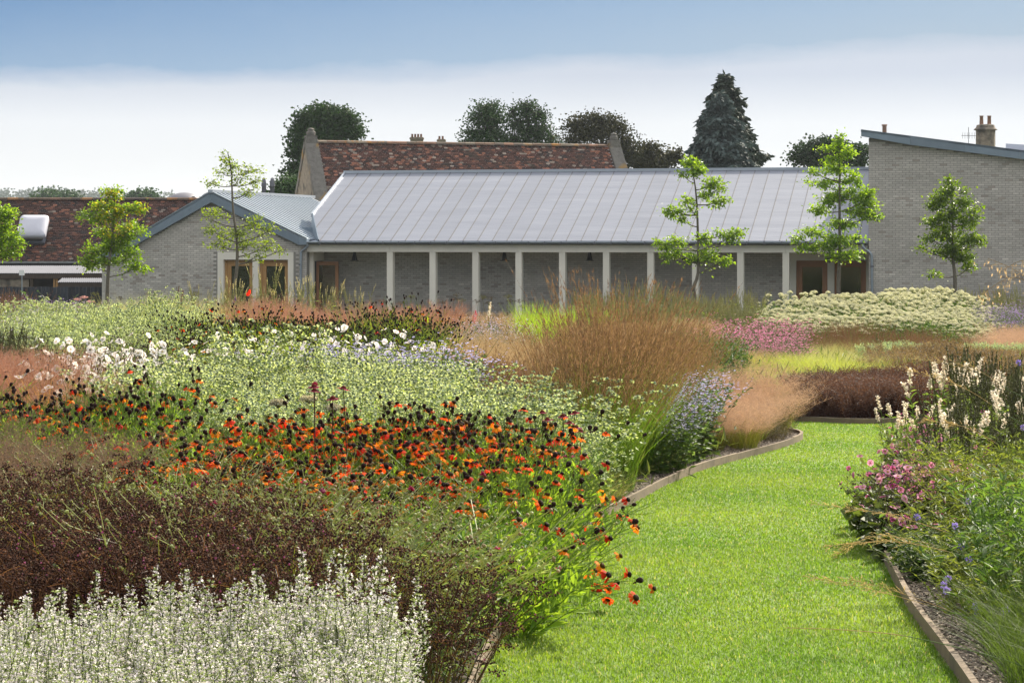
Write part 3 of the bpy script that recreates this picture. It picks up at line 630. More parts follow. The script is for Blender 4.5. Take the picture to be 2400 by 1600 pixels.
for x0_ in (-.5, Lb + .05):
    p.prism([(0, 0)] * 0 or [(x0_, -.3), (x0_ + .45, -.3), (x0_ + .45, EZ), (x0_, EZ)], -RN, RN)
    V = [(x0_, -RN, EZ), (x0_, RN, EZ), (x0_, 0, RZ + .1), (x0_ + .45, -RN, EZ), (x0_ + .45, RN, EZ), (x0_ + .45, 0, RZ + .1)]
    p.add(V, tri=[(0, 2, 1), (3, 4, 5)], quad=[(0, 3, 5, 2), (1, 2, 5, 4)])
p.box(0, Lb, -RN + .2, -RN + .6, -.3, EZ)
p.build('wall', M['oldstone'], bn)
for x0_ in (-.55, Lb):
    for sgn in (-1, 1):
        p = PB(); a = np.array([x0_, sgn * (RN + .12), EZ - .05]); b = np.array([x0_, sgn * .02, RZ + .22]); w_ = np.array([.58, 0, 0])
        q = [a, a + w_, b + w_, b] if sgn < 0 else [a + w_, a, b, b + w_]
        p.slab(q, .26); p.build('coping', M['lichen'], bn)
    p = PB(); c = (x0_ + .29, 0, RZ + .15); p.box(c[0] - .24, c[0] + .24, -.24, .24, RZ - .1, RZ + .3)
    p.lathe([(.15, .1), (.13, .22), (.20, .28), (.21, .40), (.14, .47), (.17, .52), (.10, .58), (0, .60)], (c[0], 0, RZ + .05), 8); p.build('finial', M['lichen'], bn)

# low tiled building at the left with lean-tos
D2 = 90.0
q0 = px(-180, 468, D2 + 2.4); q1 = px(640, 470, D2 + 2.4)
tb = empty('tiled_barn', (q0[0], q0[1], 0), 0, label='low barn with dark red clay tile roof behind the gabled brick building', cat='barn')
Lt = q1[0] - q0[0]; rz2 = q0[2]; ez2 = CAMZ - (613 - HY) * (D2 - .2) / F_PX; rn = 2.6
p = PB(); p.slab([(0, -rn, ez2), (Lt, -rn, ez2), (Lt, 0, rz2), (0, 0, rz2)], .1); p.slab([(Lt, rn, ez2), (0, rn, ez2), (0, 0, rz2), (Lt, 0, rz2)], .1); rf2 = p.build('roof', M['tile'], tb)
tile_roof(rf2, (0, -rn, ez2), (Lt, -rn, ez2), (0, 0, rz2), 1.0, .10, .03)
s_ = 0
while s_ < Lt - .1:
    ln = min(.46, Lt - s_); p = PB(); pr = [(.14 * cos(a), .11 * sin(a) - .01) for a in np.linspace(0, pi, 6)]
    V = [(s_, y, rz2 + z) for y, z in pr] + [(s_ + ln - .015, y, rz2 + z) for y, z in pr]; n = 6
    p.add(V, quad=[(i, i + 1, n + i + 1, n + i) for i in range(n - 1)], col=random.choice([(.10, .07, .05), (.14, .08, .055), (.22, .11, .05), (.08, .06, .05)])); p.build('ridge_tile', M['ridge'], rf2); s_ += .46
pbox('wall', M['wood'], tb, 0, Lt, -rn + .35, -rn + .6, -.5, ez2 - .05)
pbox('eave_board', M['black'], tb, 0, Lt, -rn + .0, -rn + .34, ez2 - .22, ez2 - .1)
# grey plastic cowl on that roof
c0 = px(79, 541, D2 + .6); cw = empty('roof_cowl', (c0[0], c0[1], c0[2]), 0, label='square pale grey plastic ventilation cowl on the dark red tiled roof', cat='roof vent')
bm = bmesh.new(); h = .60
rings = [(.56, -.05), (.60, 0), (.60, .16), (.57, .22)]
# cowl: domed square lid tilted with the roof, above a smaller stepped base
def sq_ring(hw, z, r=.14, k=4):
    o = []
    for cx_, cy_, a0_ in ((1, 1, 0), (-1, 1, 90), (-1, -1, 180), (1, -1, 270)):
        for i in range(k + 1): a = R(a0_ + 90 * i / k); o.append((cx_ * (hw - r) + r * cos(a), cy_ * (hw - r) + r * sin(a), z))
    return o
def loft(ringsV, capt=True):
    p = PB(); n = len(ringsV[0]); V = sum(ringsV, []); q = []
    for j in range(len(ringsV) - 1):
        for i in range(n): i2 = (i + 1) % n; q.append((j * n + i, j * n + i2, (j + 1) * n + i2, (j + 1) * n + i))
    t = [( (len(ringsV) - 1) * n, (len(ringsV) - 1) * n + i, (len(ringsV) - 1) * n + i + 1) for i in range(1, n - 1)] + [(0, i + 1, i) for i in range(1, n - 1)]
    p.add(V, tri=t, quad=q); return p
tiltc = R(47)
o = loft([sq_ring(.56, -.08), sq_ring(.61, -.05), sq_ring(.61, .10), sq_ring(.57, .17), sq_ring(.40, .24, .1), sq_ring(.22, .28, .08)]).build('cowl_lid', M['plastic'], cw, smooth=True); o.rotation_euler = (tiltc, 0, 0); o.location = (0, -.12, .14)
o = loft([sq_ring(.50, -.2, .05), sq_ring(.50, .06, .05), sq_ring(.42, .08, .05), sq_ring(.42, .26, .05)]).build('cowl_base', M['corr'], cw); o.rotation_euler = (tiltc, 0, 0); o.location = (0, .18, -.18)
# corrugated lean-to roofs with timber walls
def corrugated(parent, x0, x1, ya, za, yb, zb__):
    n = int((x1 - x0) / .0253); xs_ = np.linspace(x0, x1, n); zz_ = .016 * np.sin(np.arange(n) * pi / 1.5)
    V = np.concatenate([np.stack([xs_, np.full(n, ya), za + zz_], 1), np.stack([xs_, np.full(n, yb), zb__ + zz_], 1), np.stack([xs_, np.full(n, ya), za + zz_ - .012], 1)])
    i = np.arange(n - 1); p = PB(); p.add(V, quad=np.concatenate([np.stack([i, i + 1, n + i + 1, n + i], 1), np.stack([2 * n + i, 2 * n + i + 1, i + 1, i], 1)])); return p.build('corrugated_roof', M['corr'], parent)
D3 = 84.0
l0 = px(-180, 640, D3); l1 = px(244, 640, D3 + 0); lt = empty('open_shed', (l0[0], D3, 0), 0, label='open timber lean-to shed under a corrugated steel roof below the tiled barn', cat='shed')
Lw = l1[0] - l0[0]; zA = l0[2]; zB = CAMZ - (622.5 - HY) * (D3 + 2.2) / F_PX
corrugated(lt, 0, Lw, 0, zA, 2.2, zB)
pbox('fascia_board', M['wood'], lt, 0, Lw, .03, .07, zA - .22, zA - .04); pbox('back_wall', M['black'], lt, 0, Lw, 3.0, 3.1, -.5, zA)  # back wall near-black: the open shed's interior shade is in its colour
xw = lambda x: px(x, 0, D3)[0] - l0[0]
pbox('wall', M['oldstone'], lt, 0, xw(66), .1, .4, -.5, zA - .24)
for x in (70, 124, 128): pbox('post', M['oak'] if x > 120 else M['wood'], lt, xw(x), xw(x) + .10, .08, .2, -.5, zA - .22)
D4 = 82.5; m0 = px(134, 661, D4); m1 = px(242, 661, D4); ls = empty('low_lean_to', (m0[0], D4, 0), 0, label='small lower lean-to with corrugated roof beside the brick building corner', cat='shed')
Lm = m1[0] - m0[0]; corrugated(ls, 0, Lm, 0, m0[2], .9, m0[2] + .14)
pbox('fascia_board', M['wood'], ls, .05, Lm, .02, .06, m0[2] - .17, m0[2] - .03); pbox('wall', M['wood'], ls, .05, Lm, .07, .15, -.5, m0[2] - .18)
# dark board fence
D5 = 80.5; f0 = px(-170, 672, D5); f1 = px(240, 672, D5); fn = empty('board_fence', (f0[0], D5, 0), 0, label='dark vertical board fence left of the gabled brick building', cat='fence')
fx = 0.0; Lf = f1[0] - f0[0]
while fx < Lf - .02:
    wd = min(random.uniform(.12, .15), Lf - fx); pbox('board', M['fence'], fn, fx, fx + wd - .008, 0 + random.uniform(-.006, .006), .022 + random.uniform(0, .004), -.3, f0[2] + random.uniform(-.012, .012)); fx += wd
pbox('rail', M['fence'], fn, 0, Lf, .03, .09, f0[2] - .35, f0[2] - .27)
# small white sign plate on a post
c0 = px(51, 639, 79.5); sg = empty('sign_post', (c0[0], c0[1], 0), 0, label='small blank white plate on a thin post before the corrugated roof', cat='sign')
p = PB(); p.box(-.10, .10, -.01, .01, c0[2] - .10, c0[2] + .10); p.build('plate', M['white'], sg); tube_obj('post', M['gutter'], sg, [(0, .03, 0), (0, .03, c0[2])], .02)
# lead domes
for (x, y, rr, lab) in ((432, 470, .87, 'wide grey metal dome with a dark round opening behind the tiled roof'), (497, 468, .62, 'smaller grey metal dome just behind the gable peak')):
    c0 = px(x, y, 100); dm = empty('roof_dome', (c0[0], c0[1], 0), 0, label=lab, cat='dome')
    top = CAMZ - ((451 if x < 450 else 449) - HY) * 100 / F_PX; hh = top - (c0[2] - .15)
    th = np.linspace(0, pi / 2, 9); p = PB(); p.lathe([(rr * 1.02, -c0[2])] + [(rr * cos(a), -.15 + hh * sin(a)) for a in th], (0, 0, c0[2]), 28); o = p.build('dome', M['lead'], dm, smooth=True)
    if x < 450:
        p = PB(); p.lathe([(.0, .02), (.14, .02), (.15, 0), (.16, -.1)], seg=16); o2 = p.build('opening', M['black'], dm); o2.location = (.52, -.58, c0[2] + .05); o2.rotation_euler = (R(65), R(25), 0)
# twin flues
for x, lab in ((618.5, 'left one of two grey metal flue cowls behind the ribbed zinc roof'), (638, 'right one of two grey metal flue cowls behind the ribbed zinc roof')):
    c0 = px(x, 416, 92); z1_ = c0[2]; fl = empty('flue', (c0[0], c0[1], 0), 0, label=lab, cat='flue', group='grey metal flues behind the gabled building')
    q = lambda y: CAMZ - (y - HY) * 92 / F_PX
    p = PB(); p.lathe([(.095, 0), (.095, q(437)), (.115, q(436.5)), (.115, q(434.5)), (.095, q(434))], seg=14); p.build('pipe', M['corr'], fl, smooth=True)
    p = PB(); p.lathe([(.10, q(434)), (.115, q(432)), (.07, q(420)), (.07, q(418)), (0, q(418))], seg=14); p.build('cowl', M['corr'], fl, smooth=True)
    p = PB(); p.lathe([(.02, q(418)), (.02, q(417)), (.06, q(416.6)), (0, q(416))], seg=10); p.build('cap', M['lead'], fl)
# chimneys
def chimney(x0, x1, ytop, d, pots, label, m=M['oldstone'], hex_=False):
    a = px(x0, ytop, d); b = px(x1, ytop, d); w_ = b[0] - a[0]; o = empty('chimney', ((a[0] + b[0]) / 2, d, 0), 0, label=label, cat='chimney')
    p = PB(); z = a[2]; r_ = w_ / 2
    if hex_: p.lathe([(r_, 0), (r_, z - .25), (r_ * 1.02, z - .24)], seg=8); p.build('stack', m, o); p = PB(); p.lathe([(r_ * 1.2, z - .24), (r_ * 1.2, z - .20), (r_ * 1.0, z - .14), (r_ * .9, z - .02), (r_ * .6, z), (0, z)], seg=8)
    else: p.box(-r_, r_, -.3, .3, 0, z - .12); p.build('stack', m, o); p = PB(); p.box(-r_ * 1.12, r_ * 1.12, -.36, .36, z - .12, z - .04); p.box(-r_, r_, -.3, .3, z - .038, z)
    p.build('chimney_cap', m, o)
    for (dx, dh, pr) in pots: p = PB(); p.lathe([(pr * 1.05, -.03), (pr, 0), (pr * .85, dh * .9), (pr * 1.08, dh * .92), (pr * 1.08, dh), (pr * .7, dh), (pr * .6, 0)], (dx, 0, z), 10); p.build('chimney_pot', M['pot'], o, smooth=True)
    return o
chimney(2287, 2333, 292, 88, [(-.17, .36, .085), (.15, .36, .085)], 'weathered stone chimney with two clay pots behind the sloping roof at right', hex_=True)
chimney(962, 992, 322, 130, [(-.28, .2, .07), (-.1, .2, .07), (.08, .2, .07), (.26, .2, .07)], 'pale stone chimney with four small pots behind the red barn ridge')
chimney(1025, 1044, 327, 130, [(-.12, .2, .07), (.08, .2, .07)], 'smaller stone chimney with two pots behind the red barn ridge')
a = px(985, 330, 131); b = px(1075, 334, 131)
hs = empty('distant_house', (a[0], 131, 0), 0, label='sliver of grey stone house roof joining the two small chimneys', cat='house')
p = PB(); p.slab([(0, 0, a[2] - .9), (b[0] - a[0], 0, a[2] - .9), (b[0] - a[0], 2, a[2] - .1), (0, 2, a[2])], .1); p.build('roof', M['oldstone'], hs); pbox('wall', M['oldstone'], hs, 0, b[0] - a[0], .1, 4, 0, a[2] - 1)
# tv aerial
c0 = px(2270, 318, 90); ae = empty('tv_aerial', (c0[0], 90, 0), 0, label='thin television aerial left of the stone chimney', cat='aerial')
tube_obj('mast', M['black'], ae, [(0, 0, 3), (0, 0, c0[2] + .35)], .012, 5); tube_obj('boom', M['black'], ae, [(-.3, 0, c0[2]), (.4, 0, c0[2])], .01, 5)
p = PB(); k = np.arange(7); P_ = np.stack([np.stack([-.25 + k * .1, 0 * k, c0[2] - .13 + 0 * k], 1), np.stack([-.25 + k * .1, 0 * k, c0[2] + .13 + 0 * k], 1)], 1).astype(float); p.tubes(P_, .007, (1, 1, 1)); p.build('aerial_rods', M['black'], ae)

# garden chairs and tables standing in the cloister
def chair_proto():
    r = empty('metal_chair', (0, 0, 0)); p = PB(); p.box(-.2, .2, -.2, .2, .44, .46)
    p.build('seat', M['black'], r)
    for sx_ in (-.18, .18):
        for sy_ in (-.18, .18): tube_obj('leg', M['black'], r, [(sx_ * 1.1, sy_ * 1.15, 0), (sx_, sy_, .45)], .012, 6)
    p = PB(); bpth = smooth_path([(-.19, .19, .45), (-.2, .23, .75), (-.14, .25, .84), (.14, .25, .84), (.2, .23, .75), (.19, .19, .45)], 18)[None]; p.tubes(bpth, .016, (1, 1, 1), 6)
    for zc in (.58, .68, .77): p.box(-.19, .19, .215 + (zc - .58) * .1, .23 + (zc - .58) * .1, zc - .02, zc + .02)
    p.build('backrest', M['black'], r); return r
def table_proto():
    r = empty('metal_table', (0, 0, 0)); p = PB(); p.lathe([(0, .72), (.34, .72), (.35, .735), (.34, .75), (0, .75)], seg=20); p.build('table_top', M['black'], r)
    tube_obj('stem', M['black'], r, [(0, 0, 0), (0, 0, .72)], .025, 8); p = PB(); p.lathe([(0, .03), (.2, .02), (.22, 0)], seg=16); p.build('base', M['black'], r); return r
def place_tree(proto, loc, rz, label, group, cat, first=[]):
    k = proto.name.split('.')[0]; used = k in first
    if used: c = copy_to(proto, None)
    else: c = proto; first.append(k)
    if used:
        for ch in proto.children: copy_to(ch, c)
    c.location = loc; c.rotation_euler = (0, 0, rz); tag(c, label, cat, group); return c
cp, tpp = chair_proto(), table_proto()
seats = [(1060, 180, 'c', 'black metal chair seen above the haze of pink grass, second bay'), (1076, 20, 't', 'black bistro table in the bay right of the second column'), (1108, -70, 'c', 'black metal chair against the third column beside pink spires'), (1170, 60, 't', 'black bistro table among dried umbels, right of the third column'), (1206, 90, 'c', 'black metal chair just left of the fourth column'), (1230, -90, 'c', 'black metal chair immediately right of the fourth column'),
         (1262, 0, 't', 'black bistro table beside the bright green grass'), (1333, 80, 'c', 'black metal chair showing behind the lime green grass'), (1355, 0, 't', 'black bistro table behind the lime green grass'), (1434, -80, 'c', 'black metal chair right of the sixth column'), (1452, 90, 'c', 'black metal chair facing left near the tall beige spires')]
for x, a, k, lab in seats:
    t = .62; s_ = S(x, t); wpt = P0 + U * s_ + W * t
    if k == 'c': place_tree(cp, (wpt[0], wpt[1], .013), R(a), lab, 'black chairs in the cloister', 'chair')
    else: place_tree(tpp, (wpt[0], wpt[1], .013), R(a), lab, 'black tables in the cloister', 'table')

# ------------------------------------------------------------------ trees
LEAF = (np.array([(0, 0, 0), (.30, .32, .05), (.27, .72, .03), (0, 1, -.10), (-.27, .72, .03), (-.30, .32, .05), (0, .5, -.04)], float),
        np.array([(0, 1, 6), (1, 2, 6), (2, 3, 6), (3, 4, 6), (4, 5, 6), (5, 0, 6)]), None, None)
LEAF4 = (np.array([(0, 0, 0), (.28, .45, .07), (0, 1, -.04), (-.28, .45, .07)], float), np.array([(0, 1, 2), (0, 2, 3)]), None, None)
def leaf_frames(dirs, up_bias=1.0):
    """y axis of the leaf along dirs, z roughly up"""
    y = unit(dirs); n = len(y); z = np.array([0, 0, 1.]) * up_bias + rng.normal(0, .55, (n, 3)); x = unit(np.cross(y, z)); z = np.cross(x, y)
    return np.stack([x, y, z], 2)
def young_tree(name, d, trunk, blobs, leafn, lsize, cols, label, yellow=None, r0=.075, limbs=True, flat=.7):
    """trunk and blobs in photo pixels at distance d; every blob gets a limb, twigs and leaves"""
    tp_ = np.array([px(x, y, d) for x, y in trunk]); tp_[:, 1] += rng.normal(0, .08, len(tp_)); tp_[0, 1] = d
    zg = float(gz(d)); tp_[0, 2] = zg; base = tp_[0].copy(); root = empty(name, tuple(base), 0, label=label, cat='tree', group='young trees planted in front of the buildings')
    path = smooth_path(tp_, 22) - base; rr = np.linspace(r0, .014, 22); T = PB(); T.tubes(path[None], rr[None], (1, 1, 1), 8)
    Cc = PB(); LP = []; LD = []; LC = []
    for (bx, by, rx, ry) in blobs:
        rx *= 1.15; ry *= 1.2; c = px(bx, by, d) - base; k = d / F_PX; ex = np.array([rx * k, rx * k * flat, ry * k]); c[1] += rng.uniform(-.25, .25) * rx * k * 1.2
        # limb from the trunk
        zc = c[2] - .25 * abs(c[0] - np.interp(c[2], path[:, 2], path[:, 0])) - .1; i = int(np.argmin(np.abs(path[:, 2] - max(zc, path[6, 2])))); a = path[i]
        mid = a * .5 + c * .5 + np.array([0, 0, -.06]); lp = smooth_path([a, mid, c, c + (c - a) * .22], 9); T.tubes(lp[None], np.linspace(min(.022, rr[i] * .7), .005, 9)[None], (1, 1, 1), 5)
        nt = max(8, int(rx * ry / 40)); st = lp[rng.integers(3, 9, nt)]; dv = rng.normal(0, 1, (nt, 3)); dv /= np.linalg.norm(dv, axis=1, keepdims=True); en = c + dv * ex * rng.uniform(.5, 1.0, (nt, 1))
        en[:, 2] = np.maximum(en[:, 2], c[2] - ex[2]); m_ = (st + en) / 2 + rng.normal(0, .02, (nt, 3)); P_ = np.stack([st, m_, en], 1); T.tubes(P_, np.array([.006, .004, .002]), (1, 1, 1), 3)
        nl = int(leafn * rx * ry / 400. * 2.5); w = rng.integers(0, nt, nl); u = rng.uniform(.35, 1.12, nl)[:, None]
        pos = (1 - u) ** 2 * st[w] + 2 * u * (1 - u) * m_[w] + u * u * en[w]; ns_ = nl // 7; pos[:ns_] = lp[rng.integers(2, 9, ns_)] + rng.normal(0, .05, (ns_, 3)); pos = pos + rng.normal(0, 1, (nl, 3)) * arr(.085, .085, .055); out_ = unit(en[w] - st[w]) + rng.normal(0, .55, (nl, 3)); out_[:, 2] -= .25
        h = rng.random(nl); cc = cols[0][None] * (1 - h[:, None]) + cols[1][None] * h[:, None]
        if yellow is not None:
            for (yx, yy, yr) in yellow:
                yc = px(yx, yy, d) - base; q = np.linalg.norm((pos - yc)[:, [0, 2]], axis=1) < yr * k; q &= rng.random(nl) < .28; cc[q] = np.array([.48, .42, .03])
        LP.append(pos); LD.append(out_); LC.append(cc)
    LP = np.concatenate(LP); LD = np.concatenate(LD); LC = np.concatenate(LC); n = len(LP)
    Cc.inst(LEAF, LP, leaf_frames(LD), lsize * .88 * rng.uniform(.6, 1.3, n), LC * rng.uniform(.75, 1.2, (n, 1)))
    T.build('trunk', M['bark'], root, smooth=True); Cc.build('crown', M['leaf'], root); return root
G1, G2 = np.array([.10, .20, .016]), np.array([.25, .37, .032])
young_tree('young_tree', 64, [(-22, 735), (-18, 640), (-14, 560), (-10, 490)], [(10, 505, 32, 22), (22, 532, 24, 10), (15, 560, 40, 20), (35, 590, 25, 12), (-20, 530, 40, 30), (-20, 590, 40, 25), (5, 492, 20, 10), (45, 575, 14, 8)], 105, .10, (G1, G2), 'leafy young tree cut off by the left edge before the tiled barn')
young_tree('young_tree', 66, [(250, 735), (252, 690), (256, 630), (262, 560), (268, 490), (264, 440)], [(262, 452, 28, 16), (240, 478, 34, 14), (292, 490, 34, 14), (325, 486, 24, 11), (215, 508, 34, 14), (258, 505, 30, 15), (300, 545, 42, 28), (262, 575, 44, 20), (218, 585, 34, 14), (250, 545, 30, 14), (212, 618, 30, 16), (258, 612, 30, 12), (305, 600, 30, 18), (325, 625, 24, 16), (200, 605, 16, 8)], 100, .098, (G1, G2), 'young tree with some yellow leaves in front of the gable corner', yellow=[(330, 490, 28), (270, 520, 40), (225, 470, 25), (265, 460, 20)])
young_tree('young_tree', 65, [(546, 738), (548, 690), (556, 620), (555, 560), (547, 490), (542, 400), (535, 358)], [(528, 368, 18, 10), (548, 390, 30, 12), (585, 400, 34, 12), (520, 405, 20, 10), (496, 430, 26, 8), (600, 425, 22, 9), (560, 420, 26, 10), (585, 448, 26, 12), (510, 500, 34, 14), (500, 540, 26, 14), (560, 545, 44, 16), (598, 520, 28, 14), (634, 540, 26, 14), (625, 575, 34, 12), (580, 575, 40, 13), (512, 572, 28, 13), (605, 598, 30, 9), (650, 590, 16, 8), (486, 510, 12, 6)], 62, .082, (np.array([.09, .15, .015]), np.array([.22, .29, .03])), 'slender airy young tree with pale green leaves before the oak doors', r0=.07)
young_tree('young_tree', 66, [(1632, 740), (1628, 700), (1626, 672), (1636, 640), (1637, 560), (1634, 480), (1628, 430), (1618, 380)], [(1618, 380, 24, 12), (1638, 393, 18, 10), (1600, 408, 16, 6), (1630, 405, 18, 8), (1672, 428, 30, 13), (1690, 440, 14, 7), (1660, 455, 22, 9), (1690, 470, 24, 12), (1610, 470, 13, 10), (1620, 490, 14, 7), (1582, 496, 20, 14), (1565, 490, 12, 6), (1598, 512, 14, 7), (1560, 572, 22, 16), (1590, 565, 22, 10), (1570, 600, 20, 12), (1650, 562, 18, 13), (1700, 548, 24, 13), (1728, 545, 15, 9), (1720, 562, 16, 6), (1660, 598, 30, 13), (1690, 610, 26, 9), (1628, 605, 18, 12), (1590, 590, 14, 6)], 125, .098, (G1, G2), 'young tree with bare gaps between its leaf tiers before the columns')
young_tree('young_tree', 66, [(1966, 740), (1966, 660), (1968, 600), (1967, 480), (1968, 390), (1966, 325)], [(1965, 325, 10, 12), (1962, 345, 26, 9), (1925, 348, 14, 5), (1985, 362, 26, 10), (1945, 372, 22, 8), (1962, 398, 46, 12), (1905, 402, 18, 7), (2000, 420, 34, 14), (1930, 428, 36, 12), (1985, 455, 46, 16), (2030, 452, 18, 11), (1940, 465, 30, 12), (2035, 478, 30, 10), (2010, 500, 42, 13), (1925, 490, 34, 11), (2045, 505, 26, 8), (1965, 525, 42, 13), (1905, 545, 36, 12), (1870, 560, 22, 8), (1960, 562, 52, 13), (2010, 560, 20, 8), (1925, 580, 40, 11), (1885, 582, 20, 7), (1970, 598, 44, 9), (2000, 590, 14, 8), (2030, 465, 20, 20)], 120, .100, (G1, G2), 'tallest young tree, dense and tapering, before the brown doors')
young_tree('young_tree', 65, [(2236, 700), (2237, 660), (2234, 600), (2234, 520), (2230, 430)], [(2228, 424, 16, 9), (2222, 445, 30, 13), (2262, 445, 12, 6), (2205, 468, 32, 14), (2250, 470, 26, 12), (2185, 482, 22, 9), (2285, 490, 16, 7), (2230, 500, 40, 17), (2270, 515, 26, 16), (2185, 520, 28, 13), (2215, 545, 42, 18), (2272, 555, 28, 18), (2180, 560, 16, 8), (2160, 582, 16, 5), (2240, 580, 42, 16), (2255, 605, 32, 14), (2205, 590, 22, 8), (2268, 628, 20, 8), (2195, 643, 20, 6), (2292, 565, 14, 10)], 125, .098, (G1 * .75, G2 * .72), 'young tree in front of the tall brick wall at right')

CL = (np.array([(0, 0, 0), (.5, .35, .1), (.15, 1, -.1), (-.45, .6, .15), (.35, .9, -.3), (-.2, .2, -.35)], float), np.array([(0, 1, 2), (0, 2, 3), (0, 4, 5), (1, 4, 3)]), None, None)
def far_tree(name, d, blobs, dens, size, col0, col1, label, trunk_x, droop=0.0, hollow=.3, group='trees beyond the buildings'):
    base = px(trunk_x, 555, d); base[2] = 0; root = empty(name, tuple(base), 0, label=label, cat='tree', group=group)
    T = PB(); C_ = PB(); k = d / F_PX; top = max(CAMZ - (by - HY) * k for _, by, _, _ in blobs); tr = smooth_path([(0, 0, -.2), (.1, 0, top * .5), (0, 0, top)], 12); T.tubes(tr[None], np.linspace(.30, .06, 12)[None], (1, 1, 1), 8)
    for bx, by, rx, ry in blobs:
        c = px(bx, by, d) - base; e_ = np.array([rx * k, rx * k * .9, ry * k]); c[1] += rng.uniform(-.3, .3) * e_[1]; i = int(np.argmin(np.abs(tr[:, 2] - max(c[2] - 1.2, 1.5))))
        T.tubes(smooth_path([tr[i], (tr[i] + c) / 2 + (0, 0, -.2), c], 6)[None], np.linspace(.1, .03, 6)[None], (1, 1, 1), 5)
        ntw = 26; dv = unit(rng.normal(0, 1, (ntw, 3))); P_ = np.stack([np.repeat(c[None], ntw, 0), c + dv * e_ * .5 + rng.normal(0, .05, (ntw, 3)), c + dv * e_ * .98], 1); T.tubes(P_, np.array([.03, .018, .008]), (1, 1, 1), 3)
        # leaf masses: small clumps around the shell, with gaps
        nc = int(max(6, rx * ry / 22)); dv = unit(rng.normal(0, 1, (nc, 3))); cc = c + dv * e_ * rng.uniform(hollow, 1.0, (nc, 1)); nl = int(dens * rx * ry / nc)
        w = np.repeat(np.arange(nc), nl); sp = .30 * (d / 120.0); off = rng.normal(0, 1, (len(w), 3)) * np.array([sp, sp, sp * .55]); pos = cc[w] + off
        if droop: pos[:, 2] -= np.abs(rng.normal(0, droop, len(w)))
        dr = rng.normal(0, 1, (len(w), 3)); dr[:, 2] -= .3 + droop * 2; h = rng.random((nc, 1))[w] * .6 + rng.random((len(w), 1)) * .4
        C_.inst(CL, pos, leaf_frames(dr), size * rng.uniform(.6, 1.3, len(w)), (col0 * (1 - h) + col1 * h))
    T.build('trunk', M['barkd'], root); C_.build('crown', M['farleaf'], root); return root
DG0, DG1 = np.array([.016, .042, .012]), np.array([.045, .095, .022])
far_tree('broadleaf_tree', 118, [(765, 268, 40, 24), (800, 282, 34, 28), (725, 278, 30, 22), (710, 310, 30, 30), (770, 310, 60, 24), (825, 312, 22, 20), (700, 350, 24, 30), (735, 345, 40, 24), (700, 400, 28, 34), (690, 440, 20, 20), (720, 430, 20, 30)], 1.5, .15, DG0, DG1, 'round dark green tree rising behind the left end of the red barn', 715)
far_tree('birch_tree', 120, [(1142, 252, 30, 18), (1125, 275, 26, 22), (1160, 278, 24, 24), (1110, 310, 24, 18), (1145, 312, 34, 24), (1170, 315, 18, 22), (1095, 332, 22, 8), (1140, 340, 40, 12)], 1.35, .115, DG0 * 1.1, DG1 * 1.05, 'left one of the pair of fine-leaved dark trees behind the barn', 1150, droop=.12, hollow=.15)
far_tree('birch_tree', 121, [(1232, 248, 34, 18), (1200, 262, 16, 16), (1262, 268, 30, 22), (1215, 290, 30, 24), (1270, 300, 26, 26), (1240, 310, 34, 20), (1292, 325, 18, 20), (1205, 325, 22, 20), (1250, 338, 40, 12)], 1.1, .11, DG0 * 1.1, DG1 * 1.1, 'right one of the pair of fine-leaved dark trees behind the barn', 1238, droop=.2, hollow=.1)
far_tree('beech_tree', 117, [(1400, 280, 44, 18), (1350, 295, 30, 20), (1440, 300, 34, 22), (1390, 315, 50, 22), (1340, 330, 26, 14), (1465, 330, 26, 22), (1475, 360, 26, 24), (1440, 365, 30, 24)], 1.15, .12, np.array([.03, .036, .014]), np.array([.07, .065, .018]), 'spreading olive brown tree behind the right end of the red barn', 1410, hollow=.35)
far_tree('bushy_tree', 119, [(1520, 350, 24, 14), (1500, 370, 30, 18), (1545, 368, 26, 18), (1580, 365, 22, 14), (1530, 385, 60, 12)], 2.0, .13, np.array([.03, .035, .012]), np.array([.085, .08, .022]), 'low yellowish bushy tree between the barn and the conifer', 1540, hollow=.3)
far_tree('broadleaf_tree', 118, [(1935, 335, 34, 14), (1895, 352, 34, 16), (1965, 352, 40, 20), (2010, 355, 24, 18), (1880, 375, 26, 14), (1940, 375, 60, 16), (2010, 380, 26, 14)], 1.5, .15, DG0, DG1, 'dark rounded tree behind the tallest young tree', 1940)
far_tree('broadleaf_tree', 112, [(668, 425, 14, 14), (655, 445, 16, 12), (685, 440, 16, 18), (672, 460, 30, 12)], 2.2, .14, DG0 * 1.2, DG1 * 1.3, 'small hazy tree just right of the two metal flues', 672, hollow=.3)
for (x, y, rx, lab) in ((120, 462, 34, 'low rounded tree on the tiled ridge skyline at far left'), (165, 466, 16, 'small rounded tree beside a bigger one on the tiled ridge skyline'), (335, 460, 28, 'rounded tree on the skyline between the yellowing tree and the dome')):
    far_tree('skyline_tree', 330, [(x, y, rx * .7, 9), (x - rx * .4, y + 6, rx * .55, 8), (x + rx * .4, y + 5, rx * .6, 8)], 5, .42, DG0 * 1.3, DG1 * 1.4, lab, x, hollow=.4, group='skyline trees above the left roof')

